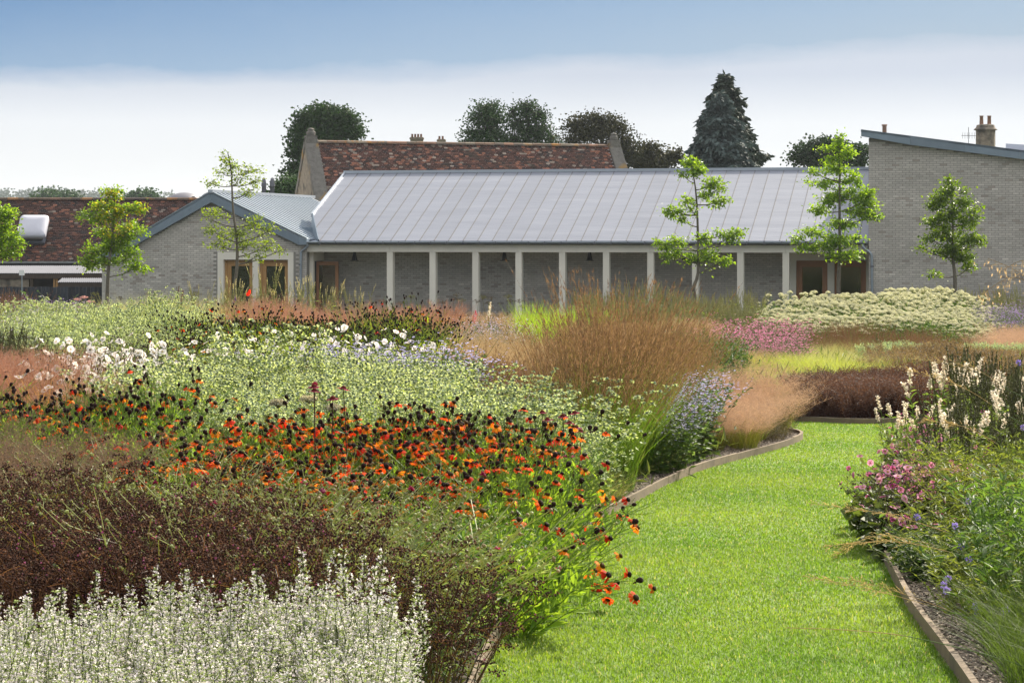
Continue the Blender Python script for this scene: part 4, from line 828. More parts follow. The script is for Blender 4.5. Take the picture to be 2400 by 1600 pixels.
def conifer(d, xc, ytop, ybase, wpx, col0, col1, label, seed, yc=0.0, lean=0):
    k = d / F_PX; base = px(xc, 555, d); base[1] += yc; base[2] = 0; root = empty('conifer_tree', tuple(base), 0, label=label, cat='tree'); H = CAMZ - (ytop - HY) * k; r_ = np.random.default_rng(seed)
    T = PB(); T.tubes(smooth_path([(0, 0, -.2), (0, 0, H * .5), (lean, 0, H)], 12)[None], np.linspace(.35, .03, 12)[None], (1, 1, 1), 8); C_ = PB()
    LV = 34; Wm = wpx * k * .5; zb0 = CAMZ - (ybase - HY) * k - 2.0; pos = []; dr = []; 
    for i in range(LV):
        f = i / (LV - 1); z = zb0 + (H - zb0) * f; rad = Wm * (1 - f) ** .70 * r_.uniform(.78, 1.15) + .08; nb = int(7 + 7 * (1 - f))
        for a in r_.uniform(0, 2 * pi, nb):
            L_ = rad * r_.uniform(.7, 1.15); dirv = np.array([cos(a), sin(a), 0]); u = np.linspace(0, 1, 6); pth = np.array([0, 0, z]) + dirv * (u * L_)[:, None] + np.array([0, 0, 1.])[None] * ((u * .10 - u * u * .42 + .16 * u ** 4) * L_)[:, None]
            T.tubes(pth[None], np.linspace(.03, .006, 6)[None], (1, 1, 1), 3)
            ns = int(14 + 30 * L_ / 2.5); t_ = r_.uniform(.15, 1.02, ns); p_ = np.stack([np.interp(t_, u, pth[:, j]) for j in range(3)], 1); sd_ = np.array([-sin(a), cos(a), 0]); w_ = r_.normal(0, 1, ns)[:, None]
            p_ = p_ + sd_ * w_ * .12 * L_ * (1 - t_[:, None] * .6) + r_.normal(0, .03, (ns, 3)); pos.append(p_); dr.append(dirv * .6 + sd_ * np.sign(w_) * .7 + np.array([0, 0, -.55]) + r_.normal(0, .25, (ns, 3)))
    pos = np.concatenate(pos); dr = np.concatenate(dr); n = len(pos); h = r_.random((n, 1))
    for _ in range(2): C_.inst(CL, pos + rng.normal(0, .06, (n, 3)), leaf_frames(dr + rng.normal(0, .25, (n, 3)), .6), np.stack([rng.uniform(.12, .2, n), rng.uniform(.28, .5, n), rng.uniform(.1, .16, n)], 1), col0 * (1 - h) + col1 * h)
    T.build('trunk', M['barkd'], root); C_.build('crown', M['needle'], root)
conifer(116, 1686, 222, 390, 215, np.array([.04, .065, .062]), np.array([.095, .135, .13]), 'big blue-grey conifer with drooping tiers, in front of a darker one', 3)
conifer(119, 1700, 180, 390, 215, np.array([.014, .03, .016]), np.array([.032, .055, .028]), 'dark green conifer peak rising just behind the blue-grey conifer', 5)

# wooded hill on the horizon at the left
hp = PB(); xs_ = np.linspace(-900, 500, 60); crest = px(0, 452, 1500)[2]
def hillz(x, f): return -5 + (crest - 8 + 5) * f * (0.55 + .45 * np.clip(np.cos((x + 330) / 330), -1, 1) * (np.abs(x + 330) < 1036)) - np.maximum(0, x + 250) * .10 * f
V = []; rows_ = [(700, 0), (1100, .5), (1500, 1), (2000, 1.0), (2600, .3)]
for y, f in rows_: V += [(x, y, float(hillz(x, f))) for x in xs_]
n = len(xs_); hp.add(V, quad=[(j * n + i, j * n + i + 1, (j + 1) * n + i + 1, (j + 1) * n + i) for j in range(len(rows_) - 1) for i in range(n - 1)]); hp.build('hills', M['hill'], smooth=True, kind='structure')
wp = PB(); nt_ = 420; xt = rng.uniform(-480, -40, nt_); ft = rng.uniform(.55, 1.02, nt_); yt = 700 + ft * 800; zt_ = hillz(xt, ft)
for x, y, z in zip(xt, yt, zt_):
    r_ = rng.uniform(4, 8); nl = 70; dv = unit(rng.normal(0, 1, (nl, 3))); dv[:, 2] = np.abs(dv[:, 2]); pos = np.array([x, y, z + r_ * .5]) + dv * np.array([r_, r_, r_ * 1.05]) * rng.uniform(.8, 1.0, (nl, 1)); h = rng.random((nl, 1))
    wp.inst(CL, pos, leaf_frames(rng.normal(0, 1, (nl, 3))), rng.uniform(1.2, 2.4, nl), np.array([.03, .05, .02]) * (1 - h) + np.array([.06, .085, .03]) * h)
wp.build('woods', M['farleaf'], kind='stuff', label='hazy blue wooded hill on the horizon at the left', cat='woodland')

import mathutils
# ------------------------------------------------------------------ border plants: shapes
def arr(*a): return np.array(a, float)
def vary(c, n, a=.2): return np.array(c) * rng.uniform(1 - a, 1 + a, (n, 1))
LANCE = (arr((0, 0, 0), (.09, .3, .03), (.10, .6, .0), (0, 1, -.12), (-.10, .6, 0), (-.09, .3, .03), (0, .45, -.03)), np.array([(0, 1, 6), (1, 2, 6), (2, 3, 6), (3, 4, 6), (4, 5, 6), (5, 0, 6)]), None, None)
OVATE = LEAF4
def icos():
    t = (1 + 5 ** .5) / 2; v = unit(arr((-1, t, 0), (1, t, 0), (-1, -t, 0), (1, -t, 0), (0, -1, t), (0, 1, t), (0, -1, -t), (0, 1, -t), (t, 0, -1), (t, 0, 1), (-t, 0, -1), (-t, 0, 1)))
    f = np.array([(0, 11, 5), (0, 5, 1), (0, 1, 7), (0, 7, 10), (0, 10, 11), (1, 5, 9), (5, 11, 4), (11, 10, 2), (10, 7, 6), (7, 1, 8), (3, 9, 4), (3, 4, 2), (3, 2, 6), (3, 6, 8), (3, 8, 9), (4, 9, 5), (2, 4, 11), (6, 2, 10), (8, 6, 7), (9, 8, 1)])
    return v, f
IV, IF = icos(); ICO = (IV, IF, None, None)
OCT = (arr((0, 0, 1), (1, 0, 0), (0, 1, 0), (-1, 0, 0), (0, -1, 0), (0, 0, -1)), np.array([(0, 1, 2), (0, 2, 3), (0, 3, 4), (0, 4, 1), (5, 2, 1), (5, 3, 2), (5, 4, 3), (5, 1, 4)]), None, None)
CHIP = (arr((-.5, -.3, -.1), (.5, -.4, 0), (.4, .4, .1), (-.4, .3, 0), (0, 0, .25)), np.array([(0, 1, 4), (1, 2, 4), (2, 3, 4), (3, 0, 4)]), None, None)
def rand_dirs(n, up=0.0): d = rng.normal(0, 1, (n, 3)); d[:, 2] += up; return unit(d)
def stems(n, r, h, lean, k=6, hv=.15, curve=.6, wob=.012):
    """n curved stems rooted in a disc of radius r; returns n,k,3"""
    a = rng.uniform(0, 2 * pi, n); q = r * np.sqrt(rng.random(n)); b = np.stack([q * np.cos(a), q * np.sin(a), np.zeros(n)], 1)
    oa = a + rng.normal(0, .6, n); out = np.stack([np.cos(oa), np.sin(oa), np.zeros(n)], 1) * (lean * rng.uniform(.3, 1.2, n) * (.3 + q / max(r, 1e-6)))[:, None]
    hh = h * (1 - np.abs(rng.normal(0, hv, n))); u = np.linspace(0, 1, k)
    P = b[:, None] + out[:, None] * (u ** (1 + curve))[None, :, None] * hh[:, None, None] + np.array([0, 0, 1.])[None, None] * (u[None, :] * hh[:, None])[..., None]
    w = rng.normal(0, wob, (n, k, 3)); w[:, 0] = 0; w[..., 2] = 0; return P + w * u[None, :, None]
def along(P, u):
    """points and tangents on paths P (n,k,3) at u (n,m) in 0..1 -> (n,m,3) x2"""
    n, k, _ = P.shape; x = np.clip(u, 0, .9999) * (k - 1); i = x.astype(int); f = (x - i)[..., None]; r_ = np.arange(n)[:, None]
    a = P[r_, i]; b = P[r_, i + 1]; return a + (b - a) * f, unit(b - a)
def grad(c0, c1, k): u = np.linspace(0, 1, k)[:, None]; return np.array(c0)[None] * (1 - u) + np.array(c1)[None] * u
def put_leaves(p, P, per, u0, u1, ln, wd, c0, c1, tpl=LANCE, drop=.1, upw=.5):
    n = len(P); u = rng.uniform(u0, u1, (n, per)); pos, tan_ = along(P, u); a = rng.uniform(0, 2 * pi, (n, per)); d = np.stack([np.cos(a), np.sin(a), np.full_like(a, upw) + rng.normal(0, .3, a.shape)], -1)
    pos = pos.reshape(-1, 3); d = d.reshape(-1, 3); m = len(pos); L_ = ln * rng.uniform(.6, 1.25, m) * (1.15 - .5 * u.ravel()); h = rng.random((m, 1))
    p.inst(tpl, pos, leaf_frames(d), np.stack([L_ * wd, L_, L_], 1), (np.array(c0) * (1 - h) + np.array(c1) * h))
class Kind:
    """a plant kind: a few variants, each a list of (part name, mesh) and optional head sites (pos, dir)"""
    def __init__(s, name, maker, nvar=3): s.name = name; s.vars = [maker() for _ in range(nvar)]
def V_(parts, heads=None, h=1.0): return dict(parts=[(n, p.mesh(n, m)) for n, p, m in parts], heads=heads, h=h)

def grass(p, n, r, h, lean, w, c0, c1, hv=.25, k=6, curve=1.2, tipw=.15):
    P = stems(n, r, h, lean, k, hv, curve, .02); P[:, :, 2] -= (np.linspace(0, 1, k) ** 3)[None] * lean * h * .35 * rng.uniform(0, 1, (n, 1))
    a = rng.uniform(0, 2 * pi, n); W_ = w * np.linspace(1, tipw, k)[None] * rng.uniform(.6, 1.2, (n, 1)); u = (np.linspace(0, 1, k)[None, :, None]) ** .9; v = rng.uniform(.7, 1.3, (n, 1, 1))
    p.ribbons(P, W_, np.stack([np.cos(a), np.sin(a), 0 * a], 1), (np.array(c0) * (1 - u) + np.array(c1) * u) * v); return P
def haze(p, P, per, u0, spread, size, c0, c1, branch=True, bc=None, droop=0.0):
    """fine branching flower haze near the stem tips"""
    n = len(P); u = rng.uniform(u0, 1, (n, per)); st, tn = along(P, u); off = rng.normal(0, 1, (n, per, 3)) * spread * (1.25 - u)[..., None]; off[..., 2] = np.abs(off[..., 2]) * .9 - droop * spread; en = st + off; st = st.reshape(-1, 3); en = en.reshape(-1, 3); m = len(st)
    if branch:
        sd = unit(np.cross(en - st, rng.normal(0, 1, (m, 3)))); p.ribbons(np.stack([st, (st + en) / 2 + rng.normal(0, .006, (m, 3)), en], 1), np.array([.0016, .0013, .001]), sd, np.array(bc if bc is not None else c0)[None, None])
    h = rng.random((m, 1)); p.inst(OVATE, en, leaf_frames(rand_dirs(m, .3)), size * rng.uniform(.6, 1.4, m), np.array(c0) * (1 - h) + np.array(c1) * h)
    h = rng.random((m, 1)); mid = st * .45 + en * .55 + rng.normal(0, .006, (m, 3)); p.inst(OVATE, mid, leaf_frames(rand_dirs(m, .3)), size * rng.uniform(.5, 1.2, m), np.array(c0) * (1 - h) + np.array(c1) * h)

# calamint: white-lilac spikes
FLW = (arr((0, 0, 0), (.45, .75, .25), (0, 1.0, .1), (-.45, .75, .25), (.35, .35, -.35), (-.35, .35, -.35)), np.array([(0, 1, 2), (0, 2, 3), (0, 4, 5)]), None, None)
def mk_calamint():
    p = PB(); n = 17; P = stems(n, .15, .56, .10, 8, .05, .8); P[:] *= np.where(rng.random(n) < .16, rng.uniform(.96, 1.06, n), rng.uniform(.74, .94, n))[:, None, None] * arr(1, 1, 1); p.tubes(P, np.linspace(.0022, .0012, 8), arr(.10, .13, .06)); f = PB()
    nw = 30
    for i in range(nw):
        u = .15 + .85 * i / (nw - 1); m = 17 if u < .9 else 8; pos, tn = along(P, np.full((n, m), u)); pos = pos.reshape(-1, 3); a = rng.uniform(0, 2 * pi, n * m); rad = (.044 * (1.06 - u) ** .9 + .002) * rng.uniform(.45, 1.3, n * m)
        d = np.stack([np.cos(a), np.sin(a), rng.uniform(-.1, .5, n * m)], 1); q = pos + d * rad[:, None] + np.stack([0 * a, 0 * a, rng.normal(0, .006, n * m)], 1)
        c = np.where(rng.random((n * m, 1)) < .72, arr(.76, .74, .74)[None], arr(.58, .54, .60)[None]) * rng.uniform(.85, 1.12, (n * m, 1))
        k = rng.random(n * m) < .66; f.inst(FLW, q[k], leaf_frames(d[k]), .0072 * rng.uniform(.6, 1.35, k.sum()), c[k])
        k = rng.random(n * m) < .85; f.inst(OVATE, pos[k] + d[k] * rad[k][:, None] * .6, leaf_frames(d[k]), .0100 * rng.uniform(.6, 1.3, k.sum()), vary((.27, .34, .12), k.sum(), .3))
    put_leaves(p, P, 14, .0, .8, .020, .8, (.07, .12, .035), (.13, .19, .06), OVATE)
    return V_([('foliage', p, M['plant']), ('flowers', f, M['petal'])], h=.50)
# origanum: brown branching seed heads
def mk_origanum():
    p = PB(); n = 26; P = stems(n, .18, .55, .5, 6, .2, .8); p.tubes(P, np.linspace(.0026, .0015, 6), grad((.14, .11, .05), (.13, .07, .04), 6)); f = PB()
    cl = []; 
    for j in range(7):
        u = rng.uniform(.55, 1, n) if j else np.ones(n); st, _ = along(P, u[:, None]); st = st[:, 0]; off = rng.normal(0, 1, (n, 3)) * .045; off[:, 2] = np.abs(off[:, 2]) * .8
        if j == 0: off *= .1
        en = st + off; p.ribbons(np.stack([st, (st + en) / 2 + (0, 0, .004), en], 1), np.full(3, .0018), unit(np.cross(off + 1e-4, rng.normal(0, 1, (n, 3)))), arr(.10, .05, .03)[None, None]); cl.append(en)
    cl = np.concatenate(cl); m = 16; off = rng.normal(0, 1, (len(cl), m, 3)) * arr(.014, .014, .007); pos = (cl[:, None] + off).reshape(-1, 3); c = vary((.078, .040, .028), len(pos), .6); w = rng.random(len(pos)); c[w > .93] = (.26, .17, .12); c[w < .02] = (.38, .12, .25)
    f.inst(OCT, pos, frames(rand_dirs(len(pos))), .0036 * rng.uniform(.6, 1.35, len(pos)), c)
    k = len(pos) // 3; f.inst(OVATE, pos[:k] , leaf_frames(rand_dirs(k, .4)), .009 * rng.uniform(.6, 1.3, k), vary((.11, .058, .038), k, .5))
    put_leaves(p, P, 12, .0, .75, .022, .9, (.05, .07, .02), (.10, .09, .03), OVATE)
    return V_([('foliage', p, M['plant']), ('seed_heads', f, M['dry'])], h=.55)
# knautia: wiry forked stems with small buttons
def mk_knautia():
    p = PB(); n = 20; P = stems(n, .16, .62, .8, 7, .2, .7, .03); G = arr(.34, .37, .19); p.tubes(P, np.linspace(.003, .0017, 7), G); f = PB()
    tips = [P[:, -1]]; dirs = [unit(P[:, -1] - P[:, -2])]
    for j in range(3):
        u = rng.uniform(.45, .9, n); st, tn = along(P, u[:, None]); st = st[:, 0]; tn = tn[:, 0]; a = rng.uniform(0, 2 * pi, n); o = np.stack([np.cos(a), np.sin(a), 0 * a], 1); L_ = rng.uniform(.08, .22, n)[:, None]
        q = np.stack([st, st + tn * L_ * .4 + o * L_ * .3, st + tn * L_ * .95 + o * L_ * .5], 1); p.tubes(q, np.array([.002, .0017, .0014]), G); tips.append(q[:, 2]); dirs.append(unit(q[:, 2] - q[:, 1]))
        put = st; a2 = np.stack([o, -o], 1).reshape(-1, 3); a2[:, 2] = .5; p.inst(LANCE, np.repeat(st, 2, 0), leaf_frames(a2), np.stack([np.full(2 * n, .035), rng.uniform(.03, .06, 2 * n), np.full(2 * n, .05)], 1), vary((.17, .23, .10), 2 * n, .3))
    T = np.concatenate(tips); D = np.concatenate(dirs); m = len(T); w = rng.random(m); c = np.where((w < .62)[:, None], arr(.28, .23, .14), arr(.33, .37, .19)) * rng.uniform(.7, 1.2, (m, 1)); k = w > .978; c[k] = (.26, .012, .08)
    f.inst(ICO, T, frames(D), np.stack([.0075 * np.where(k, 1.7, 1), .0075 * np.where(k, 1.7, 1), .0055 * np.where(k, 1, 1)], 1) * rng.uniform(.7, 1.3, (m, 1)), c)
    a = rng.uniform(0, 2 * pi, (m, 7)); dd = np.stack([np.cos(a), np.sin(a), 0 * a + .1], -1).reshape(-1, 3); f.inst(OVATE, np.repeat(T, 7, 0) - np.repeat(D, 7, 0) * .003, leaf_frames(dd), np.repeat(np.where(k, .019, .011), 7), np.repeat(np.where(k[:, None], arr(.40, .015, .13), arr(.22, .26, .12)), 7, 0))
    put_leaves(p, P, 9, .0, .5, .09, .9, (.13, .22, .07), (.24, .32, .15)); put_leaves(p, P, 6, .4, .85, .05, .9, (.2, .27, .08), (.31, .36, .17))
    return V_([('foliage', p, M['plant']), ('seed_heads', f, M['plant'])], h=.66)
# helenium foliage; the flowers and seed heads are separate parts
def mk_helenium(h=.80, n=26, back=False):
    def mk():
        p = PB(); P = stems(n, .19, h, .42, 7, .10, .7, .02); p.tubes(P, np.linspace(.0032, .0020, 7), grad((.09, .15, .03), (.15, .23, .05), 7)); tips = [P[:, -1]]; dirs = [unit(P[:, -1] - P[:, -2])]
        for j in range(2):
            u = rng.uniform(.72, .92, n); st, tn = along(P, u[:, None]); st = st[:, 0]; tn = tn[:, 0]; a = rng.uniform(0, 2 * pi, n); o = np.stack([np.cos(a), np.sin(a), 0 * a], 1); L_ = rng.uniform(.07, .16, n)[:, None]
            q = np.stack([st, st + tn * L_ * .4 + o * L_ * .3, st + tn * L_ + o * L_ * .45], 1); p.tubes(q, np.array([.0017, .0015, .0013]), arr(.15, .22, .05)); tips.append(q[:, 2]); dirs.append(unit(q[:, 2] - q[:, 1]))
        cA, cB = ((.20, .27, .02), (.32, .37, .045)) if back else ((.13, .24, .022), (.27, .39, .05))
        put_leaves(p, P, 17, .03, .74, .105, 1.15, cA, cB, LANCE, upw=1.3); put_leaves(p, P, 5, .7, .95, .05, .8, cA, cB, LANCE, upw=1.2)
        T = np.concatenate(tips); D = np.concatenate(dirs); parts = [('foliage', p, M['plant'])]
        if back:
            f = PB(); kk = rng.random(len(T)) < .55; T2 = T[kk]; D2_ = D[kk]; T, D, Ta, Da = T2, D2_, T, D; m = len(T); f.inst(ICO, T + D * .008, frames(D), np.stack([np.full(m, .0125), np.full(m, .0125), np.full(m, .015)], 1) * rng.uniform(.75, 1.15, (m, 1)), vary((.022, .012, .010), m, .4)); f.inst(OCT, T - D * .006, frames(D), arr(.007, .007, .009)[None].repeat(m, 0), vary((.04, .02, .015), m)); parts.append(('seed_heads', f, M['head'])); T, D = Ta, Da
        return V_(parts, heads=(T, D), h=h)
    return mk
def head_flower(c_in, c_out, disc, r=.026, droop=.46, np_=11):
    p = PB(); k = np_
    for i in range(k):
        a = 2 * pi * i / k + rng.normal(0, .1); rr = r * rng.uniform(.82, 1.12); dr = droop + rng.normal(0, .16); w = .24 * rng.uniform(.8, 1.1); tw = rng.normal(0, .12)
        def q(f, s_, dz=0): return (f * rr * cos(a) - s_ * rr * sin(a), f * rr * sin(a) + s_ * rr * cos(a), -dr * rr * f * f * 1.0 + dz + s_ * tw * rr)
        V = [q(.22, -.05), q(.22, .05), q(.75, w), q(.75, -w), q(1.02, w * .85), q(.92, w * .3), q(1.05, 0), q(.92, -w * .3), q(1.0, -w * .85)]
        ci = np.array(c_in) * rng.uniform(.75, 1.2); co = np.array(c_out) * rng.uniform(.75, 1.2); C = [ci, ci, (ci + co) / 2, (ci + co) / 2] + [co] * 5
        p.add(V, tri=[(3, 2, 5), (2, 4, 5), (3, 5, 7), (5, 6, 7), (3, 7, 8)], quad=[(0, 1, 2, 3)], col=np.array(C))
    p.lathe([(.004, -.004), (.010, .0), (.0125, .004), (.0115, .009), (.007, .0125), (0, .0135)], seg=9, col=disc); return p
def head_seed(r=.0115, c=(.022, .012, .010)):
    p = PB(); p.lathe([(.0, -.012), (.005, -.010), (r * .75, -.004), (r, .004), (r * .92, .011), (r * .55, .0165), (0, .0175)], seg=9, col=np.array(c) * rng.uniform(.8, 1.3)); 
    for i in range(7):
        a = 2 * pi * i / 7 + rng.normal(0, .2); V = [(.003 * cos(a), .003 * sin(a), -.009), (.014 * cos(a - .25), .014 * sin(a - .25), -.017), (.018 * cos(a), .018 * sin(a), -.024), (.014 * cos(a + .25), .014 * sin(a + .25), -.017)]
        if rng.random() < .6: p.add(V, quad=[(0, 1, 2, 3)], col=(.06, .03, .018))
    return p
HF = [head_flower((.70, .14, .01), (.82, .10, .01), (.045, .022, .008)), head_flower((.60, .05, .006), (.76, .045, .01), (.03, .016, .008)), head_flower((.80, .26, .012), (.84, .18, .012), (.10, .06, .012)), head_flower((.45, .025, .006), (.62, .030, .01), (.025, .014, .008), droop=.8), head_flower((.84, .38, .015), (.78, .15, .01), (.09, .05, .01), droop=.6), head_flower((.7, .08, .006), (.82, .075, .01), (.05, .03, .01), droop=.3)]
HFM = [p.mesh('flower', M['petal']) for p in HF]; HSM = [head_seed().mesh('seed_head', M['head']) for _ in range(4)]
# pycnanthemum: silver-green bracts round grey-green buttons
def mk_mint():
    p = PB(); n = 34; P = stems(n, .22, .80, .45, 6, .17, .8); p.tubes(P, np.linspace(.0028, .0016, 6), arr(.22, .27, .12)); f = PB(); T = [P[:, -1]]
    for j in range(5):
        u = rng.uniform(.68, .96, n); st, tn = along(P, u[:, None]); st = st[:, 0]; a = rng.uniform(0, 2 * pi, n); en = st + np.stack([np.cos(a) * .06, np.sin(a) * .06, .03 + rng.random(n) * .07], 1) * rng.uniform(.5, 1.3, (n, 1)); p.ribbons(np.stack([st, (st + en) / 2, en], 1), np.full(3, .002), unit(np.cross(en - st, rng.normal(0, 1, (n, 3)))), arr(.25, .30, .14)[None, None]); T.append(en)
    T = np.concatenate(T); m = len(T); f.inst(ICO, T + (0, 0, .004), frames(rand_dirs(m, 3)), arr(.0095, .0095, .008)[None] * rng.uniform(.8, 1.3, (m, 1)), vary((.20, .26, .20), m, .35))
    a = rng.uniform(0, 2 * pi, (m, 8)); dd = np.stack([np.cos(a), np.sin(a), .15 + rng.normal(0, .3, a.shape)], -1).reshape(-1, 3); f.inst(OVATE, np.repeat(T, 8, 0), leaf_frames(dd), .024 * rng.uniform(.7, 1.3, 8 * m), np.repeat(vary((.44, .51, .35), m, .25), 8, 0))
    put_leaves(p, P, 20, .15, .98, .036, 2.2, (.12, .19, .055), (.30, .36, .14), OVATE)
    return V_([('foliage', p, M['plant']), ('flower_heads', f, M['plant'])], h=.80)
# switch grass: yellow to orange blades with a pink-red haze
def mk_panicum(h=1.15, pink=(.29, .20, .165)):
    def mk():
        p = PB(); grass(p, 230, .17, h * .86, .35, .0065, (.26, .30, .03), (.46, .25, .04)); f = PB(); P = stems(60, .15, h, .38, 7, .12, .8); p.tubes(P, np.linspace(.0016, .0008, 7), grad((.25, .25, .05), (.34, .17, .12), 7)); haze(f, P, 36, .58, .085, .0058, pink, (.44, .34, .28), bc=(.36, .2, .15)); return V_([('blades', p, M['plant']), ('flower_haze', f, M['dry'])], h=h)
    return mk
# molinia: fans of dark brown panicles over green blades
def mk_molinia(h=1.2, green=True, c=(.15, .085, .04), c2=(.24, .15, .07), lean=.38, n=170):
    def mk():
        p = PB(); P = stems(n, .16, h, lean, 8, .16, .35, .015); p.ribbons(P, np.linspace(.0024, .0014, 8)[None], rand_dirs(n), grad((.10, .17, .03) if green else c, c, 8)[None]); f = PB()
        u = rng.uniform(.58, 1, (n, 24)); st, tn = along(P, u); L_ = (.035 * rng.uniform(.5, 1.3, u.shape))[..., None]; off = tn * L_ + rng.normal(0, .0065, st.shape); st = st.reshape(-1, 3); en = st + off.reshape(-1, 3); m = len(st); h_ = rng.random((m, 1)); f.inst(OVATE, st, leaf_frames(en - st), np.stack([np.full(m, .008), np.linalg.norm(en - st, axis=1), np.full(m, .01)], 1), np.array(c) * (1 - h_) + np.array(c2) * h_)
        if green: grass(p, 460, .17, h * .66, .34, .0055, (.06, .13, .015), (.15, .26, .035))
        else: grass(p, 120, .17, h * .5, .5, .005, (.15, .13, .04), (.25, .19, .07))
        return V_([('blades', p, M['plant']), ('panicles', f, M['dry'])], h=h)
    return mk
# deschampsia-like pink beige haze
def mk_hazegrass(h=.6, c=(.37, .26, .19), c2=(.55, .42, .32), lean=.8, green=((.07, .10, .015), (.19, .19, .04))):
    def mk():
        p = PB(); grass(p, 330, .15, h * .75, .75, .0035, *green); f = PB(); P = stems(90, .14, h, lean, 7, .14, .8); f.ribbons(P, np.linspace(.0014, .0008, 7)[None], rand_dirs(90), grad((.20, .16, .06), c, 7)[None]); haze(f, P, 32, .45, .085, .0055, c, c2, bc=c); return V_([('blades', p, M['plant']), ('flower_haze', f, M['dry'])], h=h)
    return mk
def mk_sesleria(h=.4, c0=(.14, .20, .02), c1=(.42, .46, .06), n=420, w=.006, lean=.9):
    def mk():
        p = PB(); grass(p, n, .16, h * 1.15, lean, w, c0, c1, hv=.2, curve=.9); return V_([('blades', p, M['plant'])], h=h)
    return mk
# spires
def mk_spires(h=1.5, c=(.27, .27, .13), c2=(.42, .42, .26), n=12, leaf=((.10, .15, .04), (.20, .25, .08)), sp=.22, r=.011, lean=.15, tipc=None):
    def mk():
        p = PB(); P = stems(n, .16, h, lean, 8, .14, 1.0, .01); p.tubes(P, np.linspace(.0035, .002, 8), arr(.16, .18, .07)); f = PB(); m = 110; u = rng.uniform(1 - sp, 1, (n, m)); pos, tn = along(P, u); a = rng.uniform(0, 2 * pi, (n, m)); rr = r * (.35 + .9 * (1 - (u - (1 - sp)) / sp)); pos = pos + np.stack([np.cos(a) * rr, np.sin(a) * rr, 0 * a], -1); pos = pos.reshape(-1, 3); k = len(pos); h_ = rng.random((k, 1)); C = np.array(c) * (1 - h_) + np.array(c2) * h_
        if tipc is not None: q = u.ravel() > 1 - sp * .3; C[q] = np.array(tipc) * rng.uniform(.8, 1.1, (q.sum(), 1))
        f.inst(OCT, pos, frames(rand_dirs(k)), .0048 * rng.uniform(.7, 1.5, k), C)
        for j in range(2): 
            u2 = rng.uniform(.72, .82, n); st, tn2 = along(P, u2[:, None]); st = st[:, 0]; a = rng.uniform(0, 2 * pi, n); en = st + np.stack([np.cos(a) * .05, np.sin(a) * .05, np.full(n, .16)], 1); q = np.stack([st, st * .5 + en * .5 + np.stack([np.cos(a) * .01, np.sin(a) * .01, 0 * a], 1), en], 1); p.tubes(q, np.full(3, .002), arr(.2, .22, .09)); uu = rng.random((n, 40)); pp, _ = along(q, .2 + .8 * uu); f.inst(OCT, pp.reshape(-1, 3) + rng.normal(0, .004, (n * 40, 3)), frames(rand_dirs(n * 40)), .004, vary(c, n * 40, .3))
        put_leaves(p, P, 34, .08, 1 - sp * .9, .10, .9, leaf[0], leaf[1], LANCE, upw=.35); return V_([('foliage', p, M['plant']), ('flower_spikes', f, M['plant'])], h=h)
    return mk
# leafy mounds with many small daisies or bells
def mk_aster(h=.7, fc=(.45, .40, .68), fc2=(.62, .56, .78), leaf=((.05, .09, .025), (.12, .18, .06)), fr=.011, dens=9, n=44, lsize=.05, lw=1.6, zone=.45):
    def mk():
        p = PB(); P = stems(n, .24, h, .5, 6, .14, .8); p.tubes(P, np.linspace(.003, .0015, 6), arr(.11, .13, .05)); put_leaves(p, P, 26, .05, .95, lsize, lw, leaf[0], leaf[1], LANCE, upw=.3); f = PB(); u = rng.uniform(1 - zone, 1.0, (n, dens)); st, tn = along(P, u); en = (st + rng.normal(0, .035, st.shape) + arr(0, 0, .02)).reshape(-1, 3); m = len(en); h_ = rng.random((m, 1)); cc = np.array(fc) * (1 - h_) + np.array(fc2) * h_
        a = np.tile(np.arange(6) * pi / 3, m) + np.repeat(rng.uniform(0, 2, m), 6); dd = np.stack([np.cos(a), np.sin(a), .35 + rng.normal(0, .2, len(a))], 1); f.inst(OVATE, np.repeat(en, 6, 0), leaf_frames(dd), np.repeat(fr * rng.uniform(.7, 1.3, m), 6), np.repeat(cc, 6, 0)); f.inst(OCT, en, frames(rand_dirs(m, 2)), fr * .28, vary((.45, .35, .12), m)); return V_([('foliage', p, M['plant']), ('flowers', f, M['petal'])], h=h)
    return mk
def mk_leafy(h=.7, c=((.05, .11, .02), (.13, .22, .05)), n=30, ls=.09, lw=1.2, lean=.5, per=26):
    def mk():
        p = PB(); P = stems(n, .22, h, lean, 7, .16, .8, .02); p.tubes(P, np.linspace(.003, .0015, 7), np.array(c[1]) * .9); put_leaves(p, P, per, .05, 1, ls, lw, c[0], c[1], LANCE, upw=.6); return V_([('foliage', p, M['plant'])], h=h)
    return mk
def mk_mound(h=.4, c=(.045, .022, .022), c2=(.11, .055, .05), n=60, ls=.016):
    def mk():
        p = PB(); P = stems(n, .24, h, .55, 5, .10, .8); p.ribbons(P, np.full((1, 5), .003), rand_dirs(n), np.array(c)[None, None] * np.ones((n, 5, 1))); u = rng.uniform(.1, 1, (n, 150)); q, _ = along(P, u); q = q.reshape(-1, 3) + rng.normal(0, .018, (n * 150, 3)); m = len(q); h_ = rng.random((m, 1)) ** 1.5; p.inst(OVATE, q, leaf_frames(rand_dirs(m, .5)), ls * rng.uniform(.6, 1.3, m), np.array(c) * (1 - h_) + np.array(c2) * h_); return V_([('foliage', p, M['plant'])], h=h)
    return mk
